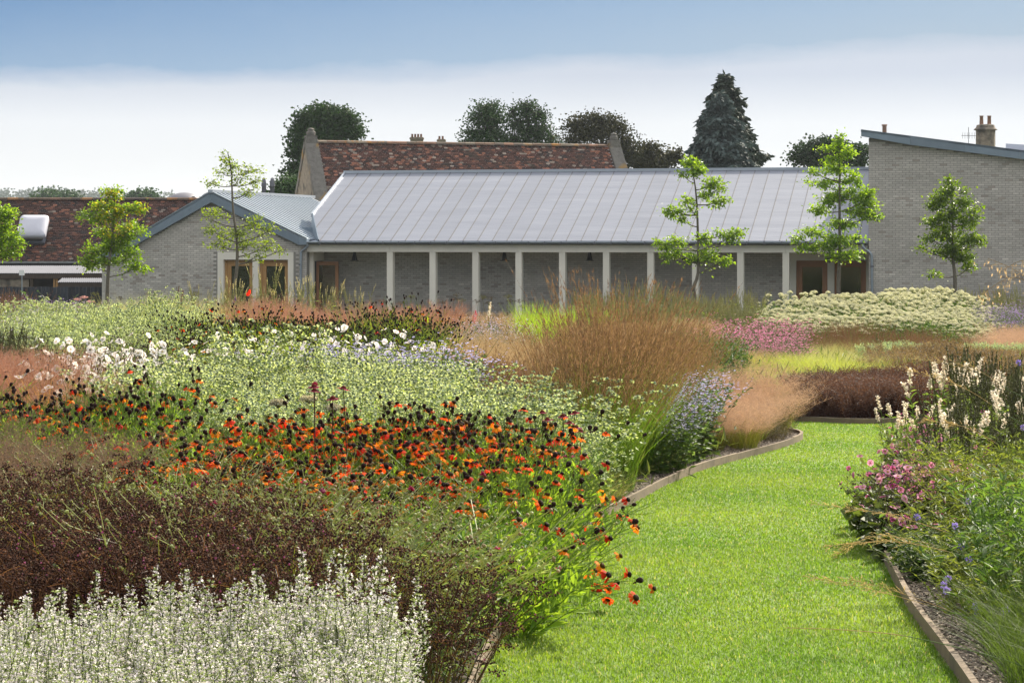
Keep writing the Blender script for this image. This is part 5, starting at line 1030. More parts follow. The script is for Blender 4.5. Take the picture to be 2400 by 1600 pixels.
# cream umbels
def mk_umbel(h=1.1, n=16, r=.062, c=(.72, .74, .50), c2=(.84, .83, .68)):
    def mk():
        p = PB(); P = stems(n, .24, h, .4, 6, .10, .8); p.tubes(P, np.linspace(.005, .003, 6), arr(.12, .18, .04)); put_leaves(p, P, 26, .25, .95, .09, 1.6, (.05, .11, .015), (.12, .22, .03), LANCE, upw=.3); f = PB(); T = P[:, -1]
        for t in T:
            rr = r * rng.uniform(.7, 1.25); m = 120; a = rng.uniform(0, 2 * pi, m); q = np.sqrt(rng.random(m)); pos = t + np.stack([np.cos(a) * q * rr, np.sin(a) * q * rr, (1 - q ** 2) * rr * .55 + rng.normal(0, .003, m)], 1); h_ = rng.random((m, 1)); f.inst(OCT, pos, frames(rand_dirs(m)), .0085 * rng.uniform(.7, 1.3, m), np.array(c) * (1 - h_) + np.array(c2) * h_)
            k = 8; P2 = np.stack([np.repeat((t - (0, 0, .05))[None], k, 0), t + np.stack([np.cos(np.arange(k) * .785) * rr * .8, np.sin(np.arange(k) * .785) * rr * .8, np.full(k, .0)], 1)], 1); p.tubes(P2, np.array([.002, .0015]), arr(.2, .25, .08))
        return V_([('foliage', p, M['plant']), ('umbels', f, M['petal'])], h=h)
    return mk
# anemones
def anemone_flower(c, c2, r=.033, nppet=6, disc=(.60, .42, .03), seedp=True):
    p = PB()
    for i in range(nppet):
        a = 2 * pi * i / nppet + rng.normal(0, .06); w = .44 * r; up = .18 + rng.normal(0, .12)
        def q(f, s_): return (f * r * cos(a) - s_ * sin(a), f * r * sin(a) + s_ * cos(a), f * f * r * up)
        cc = np.array(c) * rng.uniform(.9, 1.08); c3 = np.array(c2) * rng.uniform(.9, 1.08)
        p.add([q(.1, 0), q(.45, -w), q(.85, -w * .9), q(1.0, 0), q(.85, w * .9), q(.45, w), q(.55, 0)], tri=[(0, 6, 1), (1, 6, 2), (2, 6, 3), (3, 6, 4), (4, 6, 5), (5, 6, 0)], col=np.array([c3, cc, cc, cc, cc, cc, cc]))
    k = 22; a = rng.uniform(0, 2 * pi, k); p.inst(OCT, np.stack([np.cos(a) * r * .26, np.sin(a) * r * .26, np.full(k, .005)], 1), frames(rand_dirs(k)), .0022, vary(disc, k)); p.lathe([(0, 0), (.004, .002), (.0045, .005), (0, .008)], seg=7, col=(.25, .3, .05)); return p
AFW = [anemone_flower((.86, .84, .82), (.8, .8, .74)).mesh('flower', M['petal']) for _ in range(3)]
AFP = [anemone_flower((.55, .22, .36), (.42, .07, .18), r=.027).mesh('flower', M['petal']), anemone_flower((.46, .10, .26), (.30, .02, .10), r=.022).mesh('flower', M['petal']), anemone_flower((.70, .36, .50), (.55, .10, .25), r=.031).mesh('flower', M['petal'])]
def mk_anemone(h=.9, n=16, leafc=((.04, .08, .02), (.12, .17, .05)), budc=(.06, .03, .04)):
    def mk():
        p = PB(); P = stems(n, .18, h, .4, 7, .14, .8, .02); p.tubes(P, np.linspace(.003, .0016, 7), arr(.08, .08, .04)); T = [P[:, -1]]; D = [unit(P[:, -1] - P[:, -2])]
        for j in range(3):
            u = rng.uniform(.6, .9, n); st, tn = along(P, u[:, None]); st = st[:, 0]; a = rng.uniform(0, 2 * pi, n); en = st + np.stack([np.cos(a) * .06, np.sin(a) * .06, rng.uniform(.05, .14, n)], 1); p.ribbons(np.stack([st, (st + en) / 2 + (0, 0, -.01), en], 1), np.full(3, .002), rand_dirs(n), arr(.1, .09, .05)[None, None]); T.append(en); D.append(unit(en - st))
        T = np.concatenate(T); D = np.concatenate(D); k = rng.random(len(T)) < .45; f = PB(); f.inst(ICO, T[k], frames(D[k]), .0068 * rng.uniform(.6, 1.2, k.sum()), vary(budc, k.sum(), .4)); put_leaves(p, P, 20, .0, .6, .085, 2.8, leafc[0], leafc[1], OVATE, upw=.2); put_leaves(p, P, 5, .55, .85, .04, 2.5, leafc[0], leafc[1], OVATE); return V_([('foliage', p, M['plant']), ('buds', f, M['head'])], heads=(T[~k], D[~k]), h=h)
    return mk

# ------------------------------------------------------------------ placing
GROUND_CLEAR = []
def kerb_ok(x, d):
    """keep plants off the lawn"""
    if d < 20.9: 
        if x > np.interp(d, LE[:260, 1], LE[:260, 0]) - .10 and x < kx(RK, d) + .03 and d > 3: return False
    elif d < 26:
        f = np.interp(x, FE[:, 0], FE[:, 1])
        if 21.7 < d < f + .1 and x < (5.6 + (d - 24) if d > 23.6 else kx(RK, d)) + .1: return False
    return True
NPL = 0
def plant(kind, x, d, h, label, cat, group, lean=(0, 0), heads=None, sz=None, name=None):
    """copy one variant of the kind: an Empty at the stem base with its parts"""
    global NPL; NPL += 1
    v = random.choice(kind.vars); s_ = h / v['h']; rz = random.uniform(0, 2 * pi)
    r = empty(name or kind.name, (x, d, float(gz(d)) + .02), rz, label=label, cat=cat, group=group); wsc = (s_ ** .55) if sz is None else sz; r.scale = (wsc, wsc, s_)
    if lean != (0, 0): c_, s2 = cos(-rz), sin(-rz); r.rotation_euler = (mathutils.Euler((lean[0], lean[1], 0)).to_matrix() @ mathutils.Euler((0, 0, rz)).to_matrix()).to_euler()
    for nm, me in v['parts']: o = bpy.data.objects.new(nm, me); link(o, r); o['kind'] = 'stuff'
    if heads:
        T, D = v['heads']; idx = np.argsort(T[:, 2] + rng.normal(0, .10, len(T))) if len(heads) > 1 else rng.permutation(len(T)); idx = idx[len(idx) // 4:] if len(heads) > 1 else idx; k = 0
        for meshes, cnt, s2, dz, tilt in heads:
            for i in (idx[k:k + cnt] if k == 0 else idx[-cnt:]):
                o = bpy.data.objects.new(meshes[0].name.split('.')[0], random.choice(meshes)); link(o, r); o.location = T[i] + D[i] * dz
                d_ = unit(D[i] * arr(1, 1, .9) + rng.normal(0, tilt, 3) + arr(0, 0, .3)); o.rotation_euler = mathutils.Matrix(frames(d_[None])[0]).to_euler(); q = s2 * random.uniform(.85, 1.15); o.scale = (q / wsc, q / wsc, q / s_) if abs(wsc - s_) < .01 else (q / ((wsc * 2 + s_) / 3),) * 3
            k += cnt
    return r
def drift(kind, near, far, spacing, label, cat, group, heads=None, lean=None, sz=None, hj=.06, edge=0.0, maxn=400, name=None, dome=None):
    """near/far = (x left, x right, distance, photo y of the tops); heights follow"""
    x0, x1, d0, y0 = near; X0, X1, d1, y1 = far; d = d0; n = 0; row = 0
    while d <= d1 + 1e-6 and n < maxn:
        f = (d - d0) / max(d1 - d0, 1e-6); a = x0 + (X0 - x0) * f; b = x1 + (X1 - x1) * f; A_ = (a - CX) * d / F_PX; B_ = (b - CX) * d / F_PX; yt = y0 + (y1 - y0) * f; x = A_ + (row % 2) * spacing * .5
        while x <= B_:
            xx = x + random.uniform(-.3, .3) * spacing; dd = d + random.uniform(-.3, .3) * spacing; h = 1.4 - (yt - 690) * dd / F_PX; h += dome(xx * F_PX / dd + CX, dd) if dome else 0; h = max(.16, h * (1 + random.uniform(-hj, hj) + .08 * sin(xx * 2.1 + dd * 1.3) + .07 * sin(xx * 1.1 - dd * .9 + 2))); h *= (random.uniform(1.1, 1.3) if 12 < dd < 38 and random.random() < .10 else 1)
            if kerb_ok(xx, dd): hd = heads() if callable(heads) else heads; plant(kind, xx, dd, h, label, cat, group, lean=lean() if lean else (0, 0), heads=hd, sz=sz, name=name); n += 1
            x += spacing
        d += spacing * .85; row += 1
    return n

# ------------------------------------------------------------------ kinds
K_cal = Kind('calamint_plant', mk_calamint, 4); K_ori = Kind('oregano_plant', mk_origanum, 4); K_kna = Kind('knautia_plant', mk_knautia, 4)
K_hel = Kind('helenium_plant', mk_helenium(), 4); K_helb = Kind('helenium_plant', mk_helenium(.9, 22, True), 3); K_min = Kind('mountain_mint_plant', mk_mint, 4)
K_pan = Kind('switch_grass_plant', mk_panicum(), 3); K_mol = Kind('moor_grass_plant', mk_molinia(), 3); K_molb = Kind('moor_grass_plant', mk_molinia(1.0, False, (.105, .060, .038), (.195, .125, .078), .42, 95), 3)
K_big = Kind('moor_grass_plant', mk_molinia(1.3, True, (.135, .080, .048), (.255, .175, .105), .40, 200), 3)
K_hz = Kind('hair_grass_plant', mk_hazegrass(.6), 3); K_hzb = Kind('hair_grass_plant', mk_hazegrass(.7, (.34, .26, .15), (.48, .40, .25), .6, ((.12, .14, .04), (.26, .25, .10))), 3)
K_ses = Kind('sesleria_grass_plant', mk_sesleria(.4, (.12, .18, .02), (.33, .37, .07)), 3); K_lime = Kind('lime_grass_plant', mk_sesleria(.8, (.12, .23, .012), (.26, .38, .03), 200, .011, .35), 3); K_sgr = Kind('soft_grass_plant', mk_sesleria(.5, (.12, .16, .05), (.36, .36, .18), 420, .004, .8), 3)
K_spi = Kind('veronicastrum_plant', mk_spires(), 3); K_spw = Kind('veronicastrum_plant', mk_spires(1.0, (.07, .075, .03), (.16, .15, .06), 12, sp=.42, r=.0075, lean=.2), 3)
K_spt = Kind('veronicastrum_plant', mk_spires(1.7, (.25, .26, .11), (.42, .42, .24), 9, sp=.26, r=.013, lean=.22, tipc=(.65, .62, .5)), 3)
K_lil = Kind('bellflower_plant', mk_aster(.75, (.42, .42, .78), (.60, .58, .85), ((.05, .09, .03), (.13, .20, .07)), .012, 10, 44, .065, 2.2, .35), 3)
K_lav = Kind('aster_plant', mk_aster(.7, (.45, .40, .62), (.66, .60, .76)), 3); K_pur = Kind('aster_plant', mk_aster(.6, (.30, .20, .50), (.45, .35, .66)), 2); K_pnk = Kind('pink_aster_plant', mk_aster(.8, (.62, .16, .38), (.72, .36, .52), ((.05, .09, .03), (.12, .16, .06)), .020, 4, 40, .05, 1.6, .4), 3)
K_lf = Kind('leafy_plant', mk_leafy(), 3); K_lfd = Kind('leafy_plant', mk_leafy(.7, ((.035, .07, .02), (.09, .15, .04)), 34, .075, 1.7), 3); K_mnd = Kind('purple_sedum_plant', mk_mound(), 3); K_shr = Kind('brown_shrub', mk_mound(.45, (.05, .045, .02), (.14, .11, .06), 60, .014), 2)
K_brs = Kind('brown_seedhead_plant', mk_mound(.4, (.09, .065, .045), (.24, .17, .11), 46, .02), 3); K_grn = Kind('ballota_plant', mk_mound(.35, (.16, .22, .15), (.34, .42, .30), 46, .022), 2)
K_umb = Kind('cream_umbel_plant', mk_umbel(), 3); K_anw = Kind('white_anemone_plant', mk_anemone(.95, 15), 3); K_anp = Kind('pink_anemone_plant', mk_anemone(.5, 15, ((.05, .08, .02), (.12, .16, .04)), (.07, .03, .05)), 3)

# ground cover: dark leafy undergrowth so that no bare soil shows between the drifts
gcv = PB()
for (d0, d1, st_) in ((5, 12, .16), (12, 24, .26), (24, 45, .42), (45, 74, .60)):
    d = d0
    while d < d1:
        xs_ = np.arange(-.26 * d - 1.6, .26 * d + 2.2, st_); xs_ = xs_ + rng.uniform(-.4, .4, len(xs_)) * st_; ys_ = d + rng.uniform(-.4, .4, len(xs_)) * st_
        ok = np.array([kerb_ok(x, y) and not (19.3 < y < 24.2 and x > 1.5) and not (y < 20 and x > kx(RK, y) and x < kx(RK, y) + (.55 if y < 10.5 else .15)) and not (y < 20 and x < kx(LK, y) and x > kx(LK, y) - .28) for x, y in zip(xs_, ys_)], bool); xs_ = xs_[ok]; ys_ = ys_[ok]; n = len(xs_)
        if n:
            m = 22; c = np.stack([xs_, ys_, gz(ys_) + .02], 1); w = np.repeat(np.arange(n), m); off = np.abs(rng.normal(0, 1, (n * m, 3))); off[:, :2] *= rng.choice([-1, 1], (n * m, 2)); off *= arr(st_ * .5, st_ * .5, .11); pos = c[w] + off; h = rng.random((n * m, 1)); cc = arr(.045, .075, .02) * (1 - h) + arr(.12, .15, .045) * h
            gcv.inst(LANCE if d0 < 12 else OVATE, pos, leaf_frames(rand_dirs(n * m, 1.0)), np.stack([np.full(n * m, .06 if d0 < 12 else .05), rng.uniform(.07, .15, n * m) * (1 if d0 < 24 else 1.5), np.full(n * m, .08)], 1) * arr(.9 if d0 >= 12 else 1, 1, 1), cc)
        d += st_
gcv.build('undergrowth', M['plant'], kind='stuff', label='low mixed green undergrowth between the taller border plants', cat='undergrowth')

def hf(a, b): return lambda: [(HFM, random.randint(*a), random.uniform(.98, 1.12), .0, .22), (HSM, random.randint(*b), 1.0, .010, .12)]
# ---- left bed, nearest first
drift(K_cal, (-260, 940, 4.6, 1660), (-200, 1010, 6.15, 1412), .18, 'white and lilac calamint spikes filling the bottom left corner', 'calamint', 'calamint clumps in the front left corner', hj=.07)
drift(K_ori, (-200, 800, 6.6, 1345), (-150, 440, 9.3, 1105), .29, 'dark brown oregano seed heads behind the white calamint', 'oregano', 'oregano clumps gone to brown seed, left', hj=.08)
drift(K_ori, (1000, 1120, 5.9, 1470), (820, 1130, 7.8, 1320), .34, 'brown oregano spilling towards the lawn right of the calamint', 'oregano', 'oregano clumps beside the lawn edge', hj=.08)
drift(K_kna, (500, 1110, 7.2, 1265), (380, 860, 9.9, 1040), .26, 'wiry grey-green knautia with tiny crimson buttons', 'knautia', 'knautia clumps among the brown oregano', hj=.10)
drift(K_kna, (0, 420, 8.3, 1165), (60, 460, 10.4, 1020), .42, 'sparse knautia stems over the dark seed heads at left', 'knautia', 'knautia clumps at the far left', hj=.1)
K_hzd = Kind('hair_grass_plant', mk_hazegrass(.6, (.13, .095, .07), (.27, .20, .15), .8, ((.07, .10, .02), (.16, .17, .05))), 3)
drift(K_hzd, (-220, 200, 9.6, 1085), (-220, 220, 11.2, 1010), .42, 'dark hazy grass at the left edge below the orange flowers', 'grass', 'hazy grass clumps at the left edge', hj=.1)
drift(K_hel, (380, 900, 9.9, 1085), (400, 930, 11.8, 990), .30, 'orange and red helenium with dark cones in the middle of the front band', 'helenium', 'orange heleniums, middle of the front band', heads=hf((11, 16), (4, 7)), hj=.08)
drift(K_hel, (860, 1170, 9.2, 1130), (860, 1330, 12.2, 960), .28, 'orange helenium with bright green stems next to the lawn edge', 'helenium', 'orange heleniums beside the lawn', heads=hf((9, 13), (5, 8)), hj=.08)
drift(K_hel, (-200, 420, 11.9, 975), (-200, 400, 14.4, 890), .34, 'helenium mostly gone to black seed heads at the left edge', 'helenium', 'heleniums gone to seed at left', heads=hf((4, 6), (8, 12)), hj=.06)
drift(K_lf, (900, 1150, 8.3, 1265), (860, 1200, 9.3, 1160), .24, 'bright green leafy stems below the orange flowers', 'leafy plant', 'leafy green stems under the heleniums', hj=.15)
def lean_r(): return (random.uniform(-.1, .2), random.uniform(.45, .8))
for x, d, h, w_ in ((1195, 9.6, .62, 'third from the bottom'), (1215, 9.9, .66, 'fourth from the bottom'), (1240, 10.3, .62, 'second from the top'), (1160, 9.2, .60, 'second from the bottom'), (1175, 8.7, .58, 'lowest and nearest'), (1262, 10.8, .64, 'highest and farthest')):
    plant(K_hel, (x - 25 - CX) * d / F_PX, d, h, 'helenium flopping over the edging onto the lawn, ' + w_, 'helenium', 'heleniums leaning over the lawn', lean=lean_r(), heads=hf((6, 9), (3, 5))())
drift(K_min, (560, 1330, 13.0, 1005), (330, 1270, 15.6, 915), .34, 'silver-green mountain mint with round pale heads behind the orange flowers', 'mountain mint', 'mountain mint clumps behind the heleniums', hj=.07)
drift(K_min, (330, 1060, 16.0, 888), (360, 1010, 18.6, 852), .40, 'silver-green mountain mint before the white anemones', 'mountain mint', 'mountain mint clumps before the anemones', hj=.07)
drift(K_min, (1335, 1360, 12.4, 1010), (1280, 1335, 13.2, 960), .26, 'pale mountain mint leaning by the echinaceas at the bed corner', 'mountain mint', 'mountain mint at the bed corner', hj=.1)
drift(K_pan, (-200, 150, 15.4, 880), (-200, 140, 20.0, 800), .42, 'switch grass with orange tinted blades and pink haze at the left', 'grass', 'switch grass clumps at the left', hj=.07)
wa = lambda: [(AFW, random.randint(12, 18), 1.0, .0, .8)]
drift(K_anw, (150, 370, 16.0, 862), (150, 380, 21.8, 785), .42, 'white anemones among the pink grass haze at left', 'anemone', 'white anemones at left', heads=wa)
drift(K_anw, (490, 960, 20.2, 822), (500, 960, 24.2, 780), .40, 'white anemones in front of the black seed heads', 'anemone', 'white anemones in the middle', heads=wa)
drift(K_lil, (700, 1040, 18.8, 852), (740, 1080, 20.6, 820), .36, 'pale lilac flowers glimpsed through brown grass in the middle', 'bellflower', 'lilac flowers in the middle', hj=.08)
drift(K_molb, (880, 1430, 19.0, 900), (960, 1440, 24.0, 828), .42, 'dark brown moor grass in the middle of the border', 'grass', 'brown moor grass clumps in the middle', hj=.10)
drift(K_molb, (1040, 1330, 17.2, 910), (1020, 1380, 18.6, 870), .36, 'brown moor grass just behind the pale mountain mint', 'grass', 'brown moor grass behind the mint', hj=.1)
drift(K_helb, (400, 1000, 25.8, 800), (440, 1040, 34.0, 752), .50, 'back drift of helenium crowded with black seed heads', 'helenium', 'back drift of seeded heleniums', heads=lambda: ([(HFM, random.randint(3, 5), 1.05, 0, .3)] if random.random() < .15 else None), hj=.05)
drift(K_min, (70, 420, 27.0, 800), (60, 460, 41.0, 718), .66, 'pale mountain mint before the brick gable', 'mountain mint', 'mountain mint clumps before the gable', hj=.07)
drift(K_pan, (560, 1060, 35.5, 770), (540, 1090, 44.0, 712), .62, 'pink switch grass haze in front of the oak doors and columns', 'grass', 'pink switch grass before the columns', hj=.09)
drift(K_spt, (490, 860, 45.5, 672), (520, 860, 49.0, 655), .85, 'tall pale spires in front of the oak doors', 'spire plant', 'tall spires before the oak doors', hj=.12)
drift(K_hzb, (1060, 1480, 26.0, 825), (1060, 1420, 34.0, 795), .60, 'soft beige grass behind the brown moor grass', 'grass', 'beige grass clumps in the middle distance', hj=.08)
drift(K_lav, (1060, 1190, 36.0, 790), (1070, 1190, 41.0, 752), .60, 'lavender asters below the columns', 'aster', 'lavender asters below the columns')
drift(K_big, (1385, 1455, 14.5, 800), (1370, 1530, 17.8, 752), .36, 'tall brown moor grass fan with vivid green base beside the lawn bed', 'grass', 'tall brown moor grass fans', hj=.06, lean=lambda: (random.uniform(-.05, .05), random.uniform(.0, .14)))
drift(K_big, (1470, 1600, 18.8, 790), (1440, 1600, 21.5, 745), .42, 'tall golden brown moor grass behind the lilac flowers', 'grass', 'golden moor grass behind the lilac', hj=.07)
drift(K_sgr, (1400, 1440, 13.6, 1140), (1410, 1450, 14.2, 1100), .24, 'yellowing grass tuft at the foot of the tall moor grass', 'grass', 'yellowing grass tufts by the edging')
drift(K_lil, (1500, 1585, 16.2, 935), (1500, 1640, 18.6, 885), .34, 'leafy pale lilac bellflowers beside the lawn', 'bellflower', 'lilac bellflowers beside the lawn', hj=.06)
drift(K_hz, (1640, 1745, 18.2, 960), (1560, 1850, 22.6, 868), .34, 'pink-beige hair grass mound curving along the lawn', 'grass', 'pink-beige hair grass beside the lawn', hj=.08)
drift(K_shr, (1815, 1850, 19.9, 985), (1820, 1872, 20.8, 930), .34, 'small dark twiggy shrub at the tip of the bed', 'shrub', 'dark twiggy shrubs at the bed tip', hj=.1)
drift(K_pan, (150, 340, 14.8, 885), (160, 330, 15.4, 865), .42, 'switch grass in front of the left white anemones', 'grass', 'switch grass before the anemones', hj=.07)
drift(K_molb, (720, 1060, 17.8, 880), (740, 1060, 19.4, 845), .75, 'thin brown grass wisps through the pale lilac flowers', 'grass', 'brown grass wisps among the lilac', hj=.15, sz=.5)
drift(K_lil, (1080, 1420, 17.0, 930), (1080, 1420, 18.0, 900), .6, 'lilac flowers showing between the brown grass stems', 'bellflower', 'lilac flowers under the brown grass', hj=.15)
drift(K_kna, (420, 1000, 11.9, 1000), (380, 900, 12.6, 960), .6, 'pale wiry stems between the orange flowers and the mint', 'knautia', 'wiry stems behind the heleniums', hj=.15)
# ---- far bed
drift(K_mnd, (1905, 2250, 23.5, 905), (1900, 2300, 27.2, 872), .38, 'dark purple-brown mound at the head of the lawn', 'sedum', 'dark purple sedum mounds', hj=.06)
drift(K_ses, (1800, 2100, 28.5, 885), (1780, 2110, 34.0, 838), .48, 'bright yellow-green grass behind the dark mound', 'grass', 'yellow-green sesleria clumps', hj=.1)
drift(K_grn, (1850, 1960, 27.6, 905), (1850, 1940, 28.4, 895), .4, 'pale silvery low plant left of the dark mound', 'silver plant', 'silvery low plants', hj=.1)
drift(K_sgr, (1660, 2080, 34.0, 850), (1680, 2150, 43.0, 800), .58, 'soft grey-green grass before the cream flowers', 'grass', 'soft grey-green grass clumps', hj=.12)
drift(K_hzb, (1640, 1800, 30.0, 870), (1640, 1820, 36.0, 815), .6, 'beige haze grass left of the yellow-green grass', 'grass', 'beige haze grass in the far bed')
drift(K_brs, (2080, 2420, 28.5, 885), (2080, 2420, 38.0, 815), .50, 'brown seed heads right of the yellow-green grass', 'seed head plant', 'brown seed heads in the far bed', hj=.1)
drift(K_grn, (2060, 2420, 38.5, 812), (2080, 2420, 39.5, 806), .6, 'grey-green felted leaves below the cream mound', 'silver plant', 'felted grey-green plants', hj=.1)
drift(K_lfd, (1540, 1700, 27.0, 850), (1560, 1710, 34.0, 778), .46, 'dark green leafy stems left of the pink asters', 'leafy plant', 'dark leafy stems in the far bed', hj=.1)
drift(K_pnk, (1620, 1880, 36.0, 800), (1660, 1880, 43.0, 752), .56, 'bright pink daisies before the cream mound', 'aster', 'pink daisies in the far bed', hj=.08)
drift(K_molb, (1880, 2290, 41.0, 795), (1900, 2260, 44.0, 755), .60, 'rusty brown grass along the front of the cream mound', 'grass', 'rusty grass before the cream mound', hj=.1)
drift(K_umb, (1810, 2350, 45.0, 772), (1790, 2330, 57.0, 697), .60, 'cream domed umbels in a big mound before the brown doors', 'cream umbels', 'cream umbels in the big mound', hj=.04, dome=lambda x, dd: .10 - .5 * ((x - 2060) / 290.0) ** 4)
drift(K_spi, (1380, 1740, 42.0, 732), (1370, 1770, 54.0, 676), .66, 'beige-green spires in front of the right-hand columns', 'spire plant', 'beige-green spires before the columns', hj=.10)
drift(K_hzb, (1360, 1640, 35.0, 780), (1380, 1660, 41.0, 755), .62, 'pale beige grass below the beige-green spires', 'grass', 'pale grass below the spires')
drift(K_lime, (1240, 1400, 44.5, 745), (1235, 1410, 49.0, 728), .62, 'lime green grass clump below the sixth column', 'grass', 'lime green grass clumps', hj=.12)
drift(K_hzb, (860, 1240, 49.0, 762), (860, 1260, 56.0, 738), .80, 'low beige grass at the foot of the columns', 'grass', 'beige grass at the columns', hj=.15)
drift(K_sgr, (200, 560, 46.0, 730), (200, 600, 56.0, 712), .9, 'greyish grass below the brick gable', 'grass', 'grey grass below the gable', hj=.15)
drift(K_molb, (-160, 60, 40.0, 740), (-160, 70, 50.0, 692), .7, 'brown grass at the far left before the fence', 'grass', 'brown grass before the fence')
drift(K_pur, (60, 200, 44.0, 735), (70, 230, 50.0, 705), .65, 'purple asters before the dark fence', 'aster', 'purple asters before the fence')
drift(K_spw, (-60, 90, 24.5, 800), (-60, 110, 30.0, 765), .55, 'dark spikes rising from pale flowers at the left edge', 'spire plant', 'dark spikes at the left edge', hj=.15)
drift(K_lav, (-160, 130, 30.0, 790), (-160, 80, 36.0, 755), .6, 'whitish lilac daisies at the left edge', 'aster', 'pale daisies at the left edge')
drift(K_spi, (2160, 2500, 56.0, 690), (2160, 2520, 62.0, 676), .9, 'olive spires before the tall brick wall', 'spire plant', 'olive spires before the tall wall', hj=.1)
drift(K_pur, (2330, 2500, 48.0, 745), (2320, 2500, 55.0, 712), .75, 'grey-lilac asters right of the cream mound', 'aster', 'grey-lilac asters at the right')
drift(K_hz, (2330, 2500, 40.0, 790), (2350, 2500, 46.0, 760), .7, 'pinkish brown haze grass at the right edge', 'grass', 'haze grass at the right edge')
# ---- right bed
pa = lambda: [(AFP, random.randint(8, 12), .76, .0, .8)]
def lean_l(): return (random.uniform(-.1, .25), random.uniform(-.22, .05))
drift(K_anp, (2085, 2300, 11.5, 1130), (2165, 2380, 16.6, 990), .25, 'pink anemones with black buds at the edge of the lawn', 'anemone', 'pink anemones beside the lawn', heads=pa, hj=.12, lean=lean_l)
drift(K_anp, (2095, 2230, 10.7, 1240), (2080, 2230, 11.8, 1170), .28, 'lower pink anemones above the timber edging', 'anemone', 'lower pink anemones', heads=lambda: [(AFP, random.randint(3, 6), .9, .0, .7)], hj=.1)
K_phy = Kind('white_spike_plant', mk_spires(.95, (.08, .085, .03), (.17, .17, .07), 11, sp=.40, r=.006, lean=.15, leaf=((.08, .13, .03), (.20, .27, .07))), 3)
def mk_whitehead():
    p = PB(); P = stems(14, .17, .8, .18, 6, .12, .9); p.tubes(P, np.linspace(.003, .002, 6), arr(.12, .18, .05)); put_leaves(p, P, 26, .1, .85, .07, 1.0, (.08, .14, .03), (.2, .28, .07), LANCE, upw=.4); f = PB(); u = rng.uniform(.86, 1, (14, 34)); q, tn = along(P, u); a = rng.uniform(0, 2 * pi, u.shape); d = np.stack([np.cos(a), np.sin(a), .4 + 0 * a], -1).reshape(-1, 3); f.inst(FLW, q.reshape(-1, 3), leaf_frames(d), .022 * rng.uniform(.6, 1.2, len(d)), vary((.80, .74, .62), len(d), .12)); return V_([('foliage', p, M['plant']), ('flowers', f, M['petal'])], h=.8)
K_wh = Kind('white_spike_plant', mk_whitehead, 3)
drift(K_phy, (2250, 2480, 12.6, 925), (2290, 2480, 18.5, 835), .46, 'tall dark green seed spikes at the right edge', 'spike plant', 'dark spikes at the right edge', hj=.12)
drift(K_wh, (2230, 2480, 13.0, 950), (2240, 2480, 17.0, 850), .80, 'creamy white flower spikes at the right edge', 'spike plant', 'creamy white spikes at the right edge', hj=.10)
K_yel = Kind('leafy_plant', mk_leafy(.7, ((.08, .12, .02), (.21, .25, .055)), 26, .08, 1.0, .6), 3)
drift(K_yel, (2300, 2500, 10.2, 1170), (2290, 2500, 13.0, 1020), .29, 'yellow-green leafy stems right of the pink anemones', 'leafy plant', 'leafy stems in the right bed', hj=.12)
drift(K_lfd, (2170, 2480, 10.0, 1290), (2180, 2480, 10.6, 1200), .24, 'low dark green leaves above the soil at right', 'leafy plant', 'low leaves in the right bed', hj=.15)
drift(K_yel, (2340, 2560, 8.6, 1300), (2300, 2540, 9.8, 1220), .26, 'green leafy stems at the bottom right corner', 'leafy plant', 'leafy stems at the bottom right', hj=.15)
drift(K_lf, (2380, 2540, 8.6, 1230), (2360, 2520, 10.2, 1090), .34, 'tall dark green stems rising at the right edge', 'leafy plant', 'tall green stems at the right edge', hj=.2)
K_dgr = Kind('green_grass_plant', mk_sesleria(.5, (.03, .065, .012), (.09, .14, .03), 200, .005, .7), 3)
drift(K_dgr, (2400, 2560, 7.2, 1480), (2370, 2560, 8.4, 1340), .22, 'grass tufts at the bottom right corner', 'grass', 'grass tufts at the bottom right')

# ------------------------------------------------------------------ single plants and flowers
def stemmed(name, x, y, d, label, cat, group, headfn, stemcol=(.10, .14, .05), r=.003, bend=.04, leaves=0, x0=None):
    """one stem from the ground to the head seen at photo pixel (x, y)"""
    t = px(x, y, d); bx = (t[0] if x0 is None else (x0 - CX) * d / F_PX) + random.uniform(-.03, .03); b = arr(bx, d + random.uniform(-.05, .05), 0); b[2] = float(gz(b[1]))
    root = empty(name, tuple(b), 0, label=label, cat=cat, group=group); v = t - b; P = smooth_path([(0, 0, 0), v * .5 + rng.normal(0, bend * .3, 3) * arr(1, 1, 0), v], 10)[None]; p = PB(); p.tubes(P, np.linspace(r, r * .7, 10)[None], np.array(stemcol), 5)
    if leaves: put_leaves(p, P, leaves, .1, .8, .09, 1.2, (.06, .11, .03), (.11, .17, .05))
    p.build('stem', M['plant'], root); headfn(root, v, unit(P[0, -1] - P[0, -2])); return root
def echin(root, v, t):
    p = PB()
    for i in range(13):
        a = 2 * pi * i / 13 + rng.normal(0, .06); r_ = .036 * rng.uniform(.85, 1.1); w = .008; z = lambda f: .004 + .004 * math.sin(f * 3) - .006 * f
        q = lambda f, s: (f * r_ * cos(a) - s * w * sin(a), f * r_ * sin(a) + s * w * cos(a), z(f)); cc = np.array(random.choice([(.26, .012, .06), (.36, .02, .10), (.18, .008, .04)]))
        p.add([q(.2, -.6), q(.2, .6), q(.75, 1), q(.75, -1), q(1, 0)], tri=[(3, 2, 4)], quad=[(0, 1, 2, 3)], col=cc)
    o = p.build('petals', M['petal'], root); o.location = v; o.rotation_euler = (rng.normal(0, .15), rng.normal(0, .15), 0)
    p = PB(); p.lathe([(.013, 0), (.015, .006), (.012, .013), (.006, .018), (0, .019)], seg=10, col=(.10, .018, .012)); o = p.build('cone', M['head'], root); o.location = v
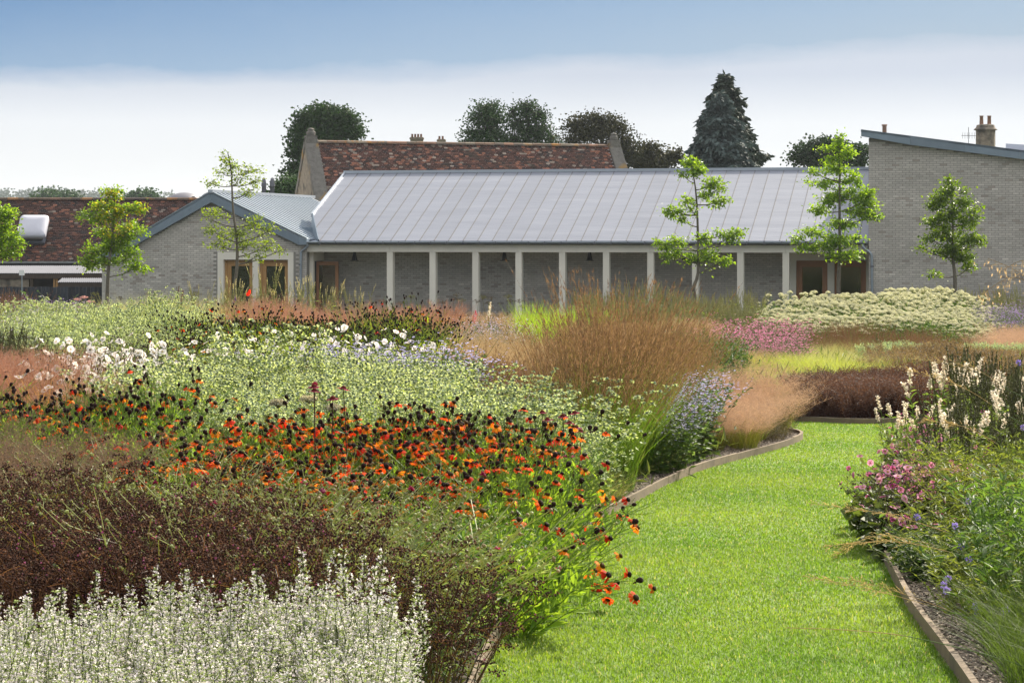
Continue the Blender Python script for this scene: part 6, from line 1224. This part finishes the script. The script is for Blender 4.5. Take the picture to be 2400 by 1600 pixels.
ech = [(736, 908, 10.8, 'upper dark red coneflower at the left of the group in the pale mint'), (737, 918, 10.6, 'dark red coneflower just under the upper left one'), (780, 936, 10.4, 'dark red coneflower between the two left stems'), (805, 912, 10.6, 'dark red coneflower on a tall dark stem above the orange flowers'), (1271, 968, 12.3, 'dark red coneflower nearest the last orange flowers'), (1283, 985, 12.1, 'small dark red coneflower lying low in the pale mint'), (1319, 977, 12.2, 'dark red coneflower second from the bed corner'), (1347, 969, 12.3, 'tallest crimson coneflower at the corner of the bed'), (1335, 993, 12.1, 'crimson coneflower just below the tallest one'), (1350, 1003, 12.0, 'wide crimson coneflower in the corner group'), (1361, 1013, 12.1, 'lowest right crimson coneflower of the corner group'), (1333, 1069, 12.0, 'pink crimson coneflower low on the corner group')]
for x, y, d, lab in ech: stemmed('coneflower', x, y, d, lab, 'coneflower', 'dark red coneflowers', echin, (.07, .03, .025), .0035, leaves=4)
def scab(root, v, t):
    p = PB(); n = 60; dv = rand_dirs(n, .4); p.inst(OVATE, dv * .008, leaf_frames(dv), .011 * rng.uniform(.7, 1.2, n), vary(random.choice([(.25, .20, .55), (.35, .28, .66)]), n, .2)); o = p.build('flower_head', M['petal'], root); o.location = v
for i, (x, y, d, where) in enumerate([(2150, 1212, 9.9, 'above the yellow leaves'), (2238, 1232, 9.6, 'over the green leaves right of the yellow leaves'), (2312, 1243, 9.3, 'near the middle of the right-hand leaves'), (2270, 1175, 9.8, 'highest, just right of the pink anemones'), (2252, 1280, 9.2, 'below the middle of the leaves'), (2270, 1310, 9.0, 'hanging above the dark hollow'), (2222, 1356, 8.8, 'top one of three over the bare soil'), (2212, 1371, 8.8, 'left one of three over the bare soil'), (2219, 1384, 8.7, 'lowest of three over the bare soil'), (2286, 1421, 8.4, 'top one of a pair above the stony soil'), (2292, 1434, 8.4, 'lower one of a pair above the stony soil'), (2358, 1430, 8.2, 'near the right edge over the grass'), (2387, 850, 11.8, 'high among the creamy spikes'), (2398, 1002, 11.0, 'at the right edge below the creamy spikes')]):
    stemmed('scabious_flower', x, y, d, 'violet scabious ball ' + where, 'scabious', 'violet scabious flowers', scab, (.12, .16, .06), .0018, x0=x + 25)
def umbel_dry(c, rr=.07, n=46, dome=.5):
    def f(root, v, t):
        p = PB(); a = rng.uniform(0, 2 * pi, n); q = np.sqrt(rng.random(n)); tip = np.stack([np.cos(a) * q * rr, np.sin(a) * q * rr, dome * rr * (1 - q * q) + .03], 1); P = np.stack([np.zeros((n, 3)), tip * .6 + (0, 0, .004), tip], 1); p.tubes(P, np.array([.0018, .0014, .001]), np.array(c) * .9); k = 7; pos = np.repeat(tip, k, 0) + rng.normal(0, .0065, (n * k, 3)); p.inst(OCT, pos, frames(rand_dirs(n * k)), .0042 * rng.uniform(.6, 1.3, n * k), vary(c, n * k, .35)); o = p.build('flower_head', M['dry'], root); o.location = v - arr(0, 0, .03)
    return f
dk = (.085, .06, .04)
for x, y, d, lab in ((697, 803, 19.0, 'widest dark brown flat seed head among the white anemones'), (722, 797, 19.2, 'dark brown seed head right of the widest one'), (745, 824, 18.6, 'dark brown seed head above the lilac flowers'), (622, 826, 18.8, 'dark brown seed head on the left of the anemones'), (624, 781, 24.5, 'dark seed head before the black seed heads'), (585, 852, 18.2, 'low dark seed head at the top of the pale mint'), (700, 780, 23.5, 'dark seed head behind the widest one'), (558, 806, 19.5, 'small brown seed head left of the other flat ones')): stemmed('yarrow_seed_head', x, y, d, lab, 'seed head', 'dark flat seed heads', umbel_dry(dk, .042, 60, .35), (.12, .12, .05), .003)
wt = (.55, .55, .42)
for x, y, d, lab in ((724, 935, 12.6, 'cream flat flower head at the left of a pair in the mint'), (782, 957, 12.2, 'cream flat flower head at the right of a pair in the mint'), (652, 945, 12.4, 'thin beige flat flower head near the pale mint centre'), (468, 733, 41, 'cream umbel left of three before the pale stone jamb'), (490, 728, 41, 'cream umbel middle of three before the pale stone jamb'), (522, 742, 40, 'cream umbel right of three before the pale stone jamb')): stemmed('cream_umbel', x, y, d, lab, 'umbel', 'scattered cream umbels', umbel_dry(wt, .045 if d < 20 else .11, 90, .3), (.2, .24, .09), .0025)
sk = (.15, .12, .07)
for i, (x, y) in enumerate(((964, 697), (1071, 692), (1063, 702), (1082, 705), (1040, 710), (1118, 707), (1131, 698), (1152, 700), (1146, 712), (1190, 696), (1196, 706), (1217, 707), (1226, 720), (1265, 730), (1308, 705), (1428, 697), (1475, 712), (898, 707), (847, 716), (600, 700), (370, 705), (456, 690), (283, 700), (212, 700), (222, 690), (172, 712), (940, 712))):
    lb_ = 'dried skeleton umbel standing ' + ('below the brick gable' if x < 480 else 'before the oak doors' if x < 700 else 'between the first and third columns' if x < 1107 else 'between the third and fifth columns' if x < 1310 else 'near the sixth column')
    stemmed('dried_umbel', x, y, 53, lb_, 'dried umbel', 'skeleton umbels ' + lb_[30:], umbel_dry(sk if i % 3 else (.24, .25, .08), .12, 26, .5), (.16, .15, .07), .006, .1)
for x, y, lab in ((182, 702, 'pinkish white flower cluster leftmost before the fence'), (197, 697, 'pinkish white flower cluster in the middle before the fence'), (212, 707, 'pinkish white flower cluster rightmost before the fence'), (187, 722, 'low pinkish flower cluster before the fence')): stemmed('pink_umbel', x, y, 47, lab, 'flower', 'pinkish umbels before the fence', umbel_dry((.66, .5, .5), .09, 50, .3), (.15, .2, .08), .005)
# plume heads, spires and a vivid flower
def plume(c, L_=.3, r_=.05):
    def f(root, v, t):
        p = PB(); n = 260; u = rng.random(n); a = rng.uniform(0, 2 * pi, n); rr = r_ * np.sin(np.clip(u * 1.05 + .08, 0, 1) * pi) ** .7 * rng.uniform(.4, 1, n); pos = np.stack([np.cos(a) * rr + u * .05, np.sin(a) * rr, -L_ + u * L_], 1); p.inst(OVATE, pos, leaf_frames(rand_dirs(n, .8)), .028 * rng.uniform(.6, 1.2, n), vary(c, n, .25)); o = p.build('flower_head', M['dry'], root); o.location = v
    return f
for x, y, lab in ((1355, 700, 'olive plume left of the sixth column'), (1393, 692, 'bigger olive plume right of the fifth column'), (1433, 704, 'olive plume before the sixth column'), (1457, 705, 'olive plume with drooping tip right of the sixth column')): stemmed('plume_seed_head', x, y, 50, lab, 'plume', 'olive plumes before the columns', plume((.26, .26, .10), .28, .07), (.2, .22, .08), .006)
stemmed('pink_spike', 1110, 728, 49, 'single deep pink flower spike at the foot of the third column', 'flower spike', None, plume((.62, .12, .20), .28, .05), (.2, .2, .08), .005)
stemmed('white_spike', 1145, 708, 48, 'single white bottlebrush spike right of the third column', 'flower spike', None, plume((.75, .74, .66), .32, .035), (.2, .24, .1), .005)
stemmed('red_flower', 580, 681, 46, 'vivid orange red flower in front of the left oak door', 'flower', None, plume((.95, .10, .03), .11, .042), (.03, .02, .015), .008)
stemmed('violet_spike', 547, 698, 46, 'small violet flower spike before the left oak door', 'flower spike', None, plume((.16, .06, .36), .13, .04), (.1, .08, .08), .006)
for i, (x, y, lab) in enumerate(((414, 672, 'dark brown bottlebrush seed spike, left of a pair before the brick gable'), (424, 680, 'dark brown bottlebrush seed spike, right of a pair before the brick gable'))): stemmed('brown_seed_spike', x, y, 48, lab, 'seed spike', 'brown seed spikes before the gable', plume((.15, .10, .06), .42, .035), (.12, .1, .05), .006)
# climbing shrub by the fence
def fence_shrub():
    d = 74; b = px(120, 0, d); root = empty('loose_shrub', (b[0], d, .15), 0, label='loose green shrub with arching shoots before the dark fence', cat='shrub'); p = PB(); P = stems(16, .5, 1.6, .9, 7, .3, .7, .05); p.tubes(P, np.linspace(.012, .004, 7), arr(.08, .08, .04)); p.build('stems', M['plant'], root); f = PB(); put_leaves(f, P, 46, .2, 1, .07, 2.6, (.05, .11, .03), (.13, .24, .06), OVATE); f.build('leaves', M['leaf'], root)
fence_shrub()
# hazy straw grass heads at right edge, close to the camera and arching culms
def culm_set(name, base, culms, label, group, green=(.12, .20, .06), straw=(.42, .34, .16), rad=.0016, hz=True):
    b = px(*base); b[2] = float(gz(b[1])); root = empty(name, tuple(b), 0, label=label, cat='grass', group=group); 
    for pts in culms:
        q = smooth_path([(0, 0, 0)] + [px(x, y, d) - b for x, y, d in pts], 26); n = 26; c = np.where(np.linspace(0, 1, n)[:, None] < .55, np.array(green)[None], np.array(straw)[None]); p = PB(); p.tubes(q[None], np.linspace(rad, rad * .5, n)[None], c, 5)
        if hz:
            m = 42; u = rng.uniform(.66, 1, (1, m)); st, tn = along(q[None], u); L_ = .075 * (1.15 - u[..., None]) + .012; off = (tn * .8 + rng.normal(0, .30, tn.shape)) * L_; en = st + off; S3 = st.reshape(-1, 3); E3 = en.reshape(-1, 3); p.ribbons(np.stack([S3, (S3 + E3) / 2, E3], 1), np.full(3, .0012), rand_dirs(m), np.array(straw)[None, None]); pp = S3[:, None] + (E3 - S3)[:, None] * np.linspace(.4, 1, 4)[None, :, None]; pp = pp.reshape(-1, 3) + rng.normal(0, .002, (m * 4, 3)); p.inst(OVATE, pp, leaf_frames(np.repeat(E3 - S3, 4, 0)), np.stack([np.full(m * 4, .006), np.full(m * 4, .010), np.full(m * 4, .006)], 1), vary(straw, m * 4, .25))
        p.build('culm', M['dry'], root)
    return root
culm_set('arching_grass', (2560, 1500, 7.4), [[(2400, 1560, 7.2), (2150, 1495, 7.1), (1990, 1476, 7.0), (1840, 1470, 7.0)]], 'single long green grass stalk arching across the lower lawn', 'arching grass stalks over the lawn', hz=False, rad=.0022)
culm_set('arching_grass', (2600, 1450, 7.8), [[(2400, 1490, 7.6), (2200, 1425, 7.5), (2040, 1380, 7.4), (1890, 1350, 7.3)], [(2400, 1500, 7.7), (2250, 1440, 7.6), (2100, 1385, 7.5), (1960, 1350, 7.4)]], 'pair of long grass stalks crossing the lawn above the lower one', 'arching grass stalks over the lawn')
culm_set('arching_grass', (2600, 1330, 8.4), [[(2400, 1360, 8.2), (2250, 1300, 8.1), (2090, 1268, 8.0), (1930, 1280, 8.0)], [(2380, 1340, 8.4), (2220, 1285, 8.3), (2060, 1255, 8.2), (1960, 1300, 8.2)], [(2400, 1330, 8.6), (2240, 1255, 8.5), (2080, 1205, 8.4), (1900, 1180, 8.4)]], 'hazy straw grass stalks reaching left from the right bed over the lawn', 'arching grass stalks over the lawn')
culm_set('arching_grass', (2650, 1240, 9.2), [[(2440, 1200, 9.0), (2340, 1130, 8.9), (2240, 1100, 8.8), (2150, 1110, 8.8)], [(2450, 1150, 9.2), (2350, 1050, 9.1), (2260, 1000, 9.0), (2170, 985, 9.0)], [(2450, 1000, 9.5), (2350, 905, 9.4), (2270, 860, 9.3), (2150, 840, 9.2)], [(2450, 1060, 9.3), (2340, 960, 9.2), (2240, 900, 9.1), (2130, 868, 9.0)]], 'straw grass stalks arching over the pink and white flowers', 'arching straw stalks over the right bed')
def oat_heads():
    b = px(2560, 1100, 9.0); b[2] = float(gz(9.0)); root = empty('giant_oat_grass', tuple(b), 0, label='golden giant oat spikelets hanging before the tall brick wall at the right edge', cat='grass')
    for pts in ([(2480, 800, 9), (2440, 700, 9), (2390, 640, 9), (2315, 605, 9)], [(2480, 780, 9.2), (2430, 680, 9.2), (2370, 650, 9.2), (2300, 690, 9.2)], [(2500, 760, 8.8), (2450, 640, 8.8), (2400, 610, 8.8), (2340, 640, 8.8)]):
        q = smooth_path([(0, 0, 0)] + [px(*t) - b for t in pts], 24); p = PB(); p.tubes(q[None], np.linspace(.002, .0008, 24)[None], arr(.36, .27, .12), 4); m = 26; u = rng.uniform(.72, 1, (1, m)); st, tn = along(q[None], u); st = st[0]; off = rng.normal(0, .03, (m, 3)); off[:, 2] = -np.abs(off[:, 2]); en = st + off; p.ribbons(np.stack([st, (st + en) / 2 + (0, 0, .004), en], 1), np.full(3, .001), rand_dirs(m), arr(.4, .3, .15)[None, None]); d_ = rng.normal(0, .35, (m, 3)) + (0, 0, -1); p.inst(LANCE, en, leaf_frames(d_), np.stack([np.full(m, .030), np.full(m, .016), np.full(m, .01)], 1), vary((.50, .40, .26), m, .25)); p.build('culm', M['dry'], root)
oat_heads()
# a straggling flower stem on the lawn side
for i, (x, y, d, lab) in enumerate(((1405, 1332, 9.7, 'orange helenium head highest of the stems lying out over the lawn'), (1376, 1345, 9.7, 'orange helenium head left of those lying out over the lawn'), (1402, 1372, 9.4, 'orange helenium head, left of the lowest cluster over the lawn'), (1425, 1378, 9.4, 'orange helenium head, middle of the lowest cluster over the lawn'), (1445, 1366, 9.4, 'orange helenium head farthest out over the lawn'), (1425, 1405, 9.3, 'dark orange helenium head hanging lowest over the lawn'), (1400, 1220, 10.8, 'orange helenium head just above the timber edging'), (1362, 1236, 10.6, 'orange helenium head touching the timber edging'), (1398, 1252, 10.5, 'withered orange helenium head below the edging board'), (1412, 1155, 11.2, 'orange helenium head out beyond the corner of the bed'))):
    t = px(x, y, d); bx = kx(LK, 9.6) - .22; b = arr(bx, 9.6 + .1 * i, 0); b[2] = float(gz(b[1])); root = empty('leaning_helenium', tuple(b), 0, label=lab, cat='helenium', group='helenium stems lying out over the lawn'); v = t - b; v[2] = max(v[2], .07); P = smooth_path([(0, 0, 0), v * .4 + (0, 0, .12), v * .75 + (0, 0, .06), v], 14)[None]; p = PB(); p.tubes(P, np.linspace(.003, .0018, 14)[None], arr(.14, .22, .05), 5); put_leaves(p, P, 16, .1, .9, .08, 1.1, (.06, .13, .02), (.14, .24, .04)); p.build('stem', M['plant'], root)
    o = bpy.data.objects.new('flower', random.choice(HFM)); link(o, root); o.location = v; o.rotation_euler = (random.uniform(-1.2, -.3), random.uniform(-.4, .8), 0); o.scale = (1.1,) * 3
# stones and chips on the bare soil
ch = PB()
for lo, hi, side, dens in ((7.0, 11.0, 1, 1500), (11, 21, -1, 500)):
    n = int((hi - lo) * dens); d = rng.uniform(lo, hi, n); off = rng.uniform(.035, .75 if side > 0 else .45, n); x = np.array([kx(RK if side > 0 else LK, q) for q in d]) + side * off; k = rng.random(n)[:, None]; c = np.where(k < .5, arr(.20, .15, .11)[None], np.where(k < .8, arr(.33, .28, .22)[None], arr(.10, .075, .055)[None])) * rng.uniform(.7, 1.2, (n, 1))
    ch.inst(CHIP, np.stack([x, d, gz(d) + .05 + rng.uniform(0, .006, n)], 1), frames(rng.normal(0, .35, (n, 3)) + (0, 0, 1)), np.stack([rng.uniform(.008, .024, n), rng.uniform(.006, .018, n), rng.uniform(.006, .016, n)], 1), c)
ch.build('gravel', M['chip'], kind='stuff', label='stony mulch on the bare soil behind the timber edging', cat='gravel')
# weeds and small tufts along the left edging
drift(K_sgr, (1440, 1450, 13.4, 1190), (1600, 1650, 17.2, 1115), .45, 'small green tuft on the bare soil beside the edging', 'grass', 'small tufts beside the left edging', hj=.3)
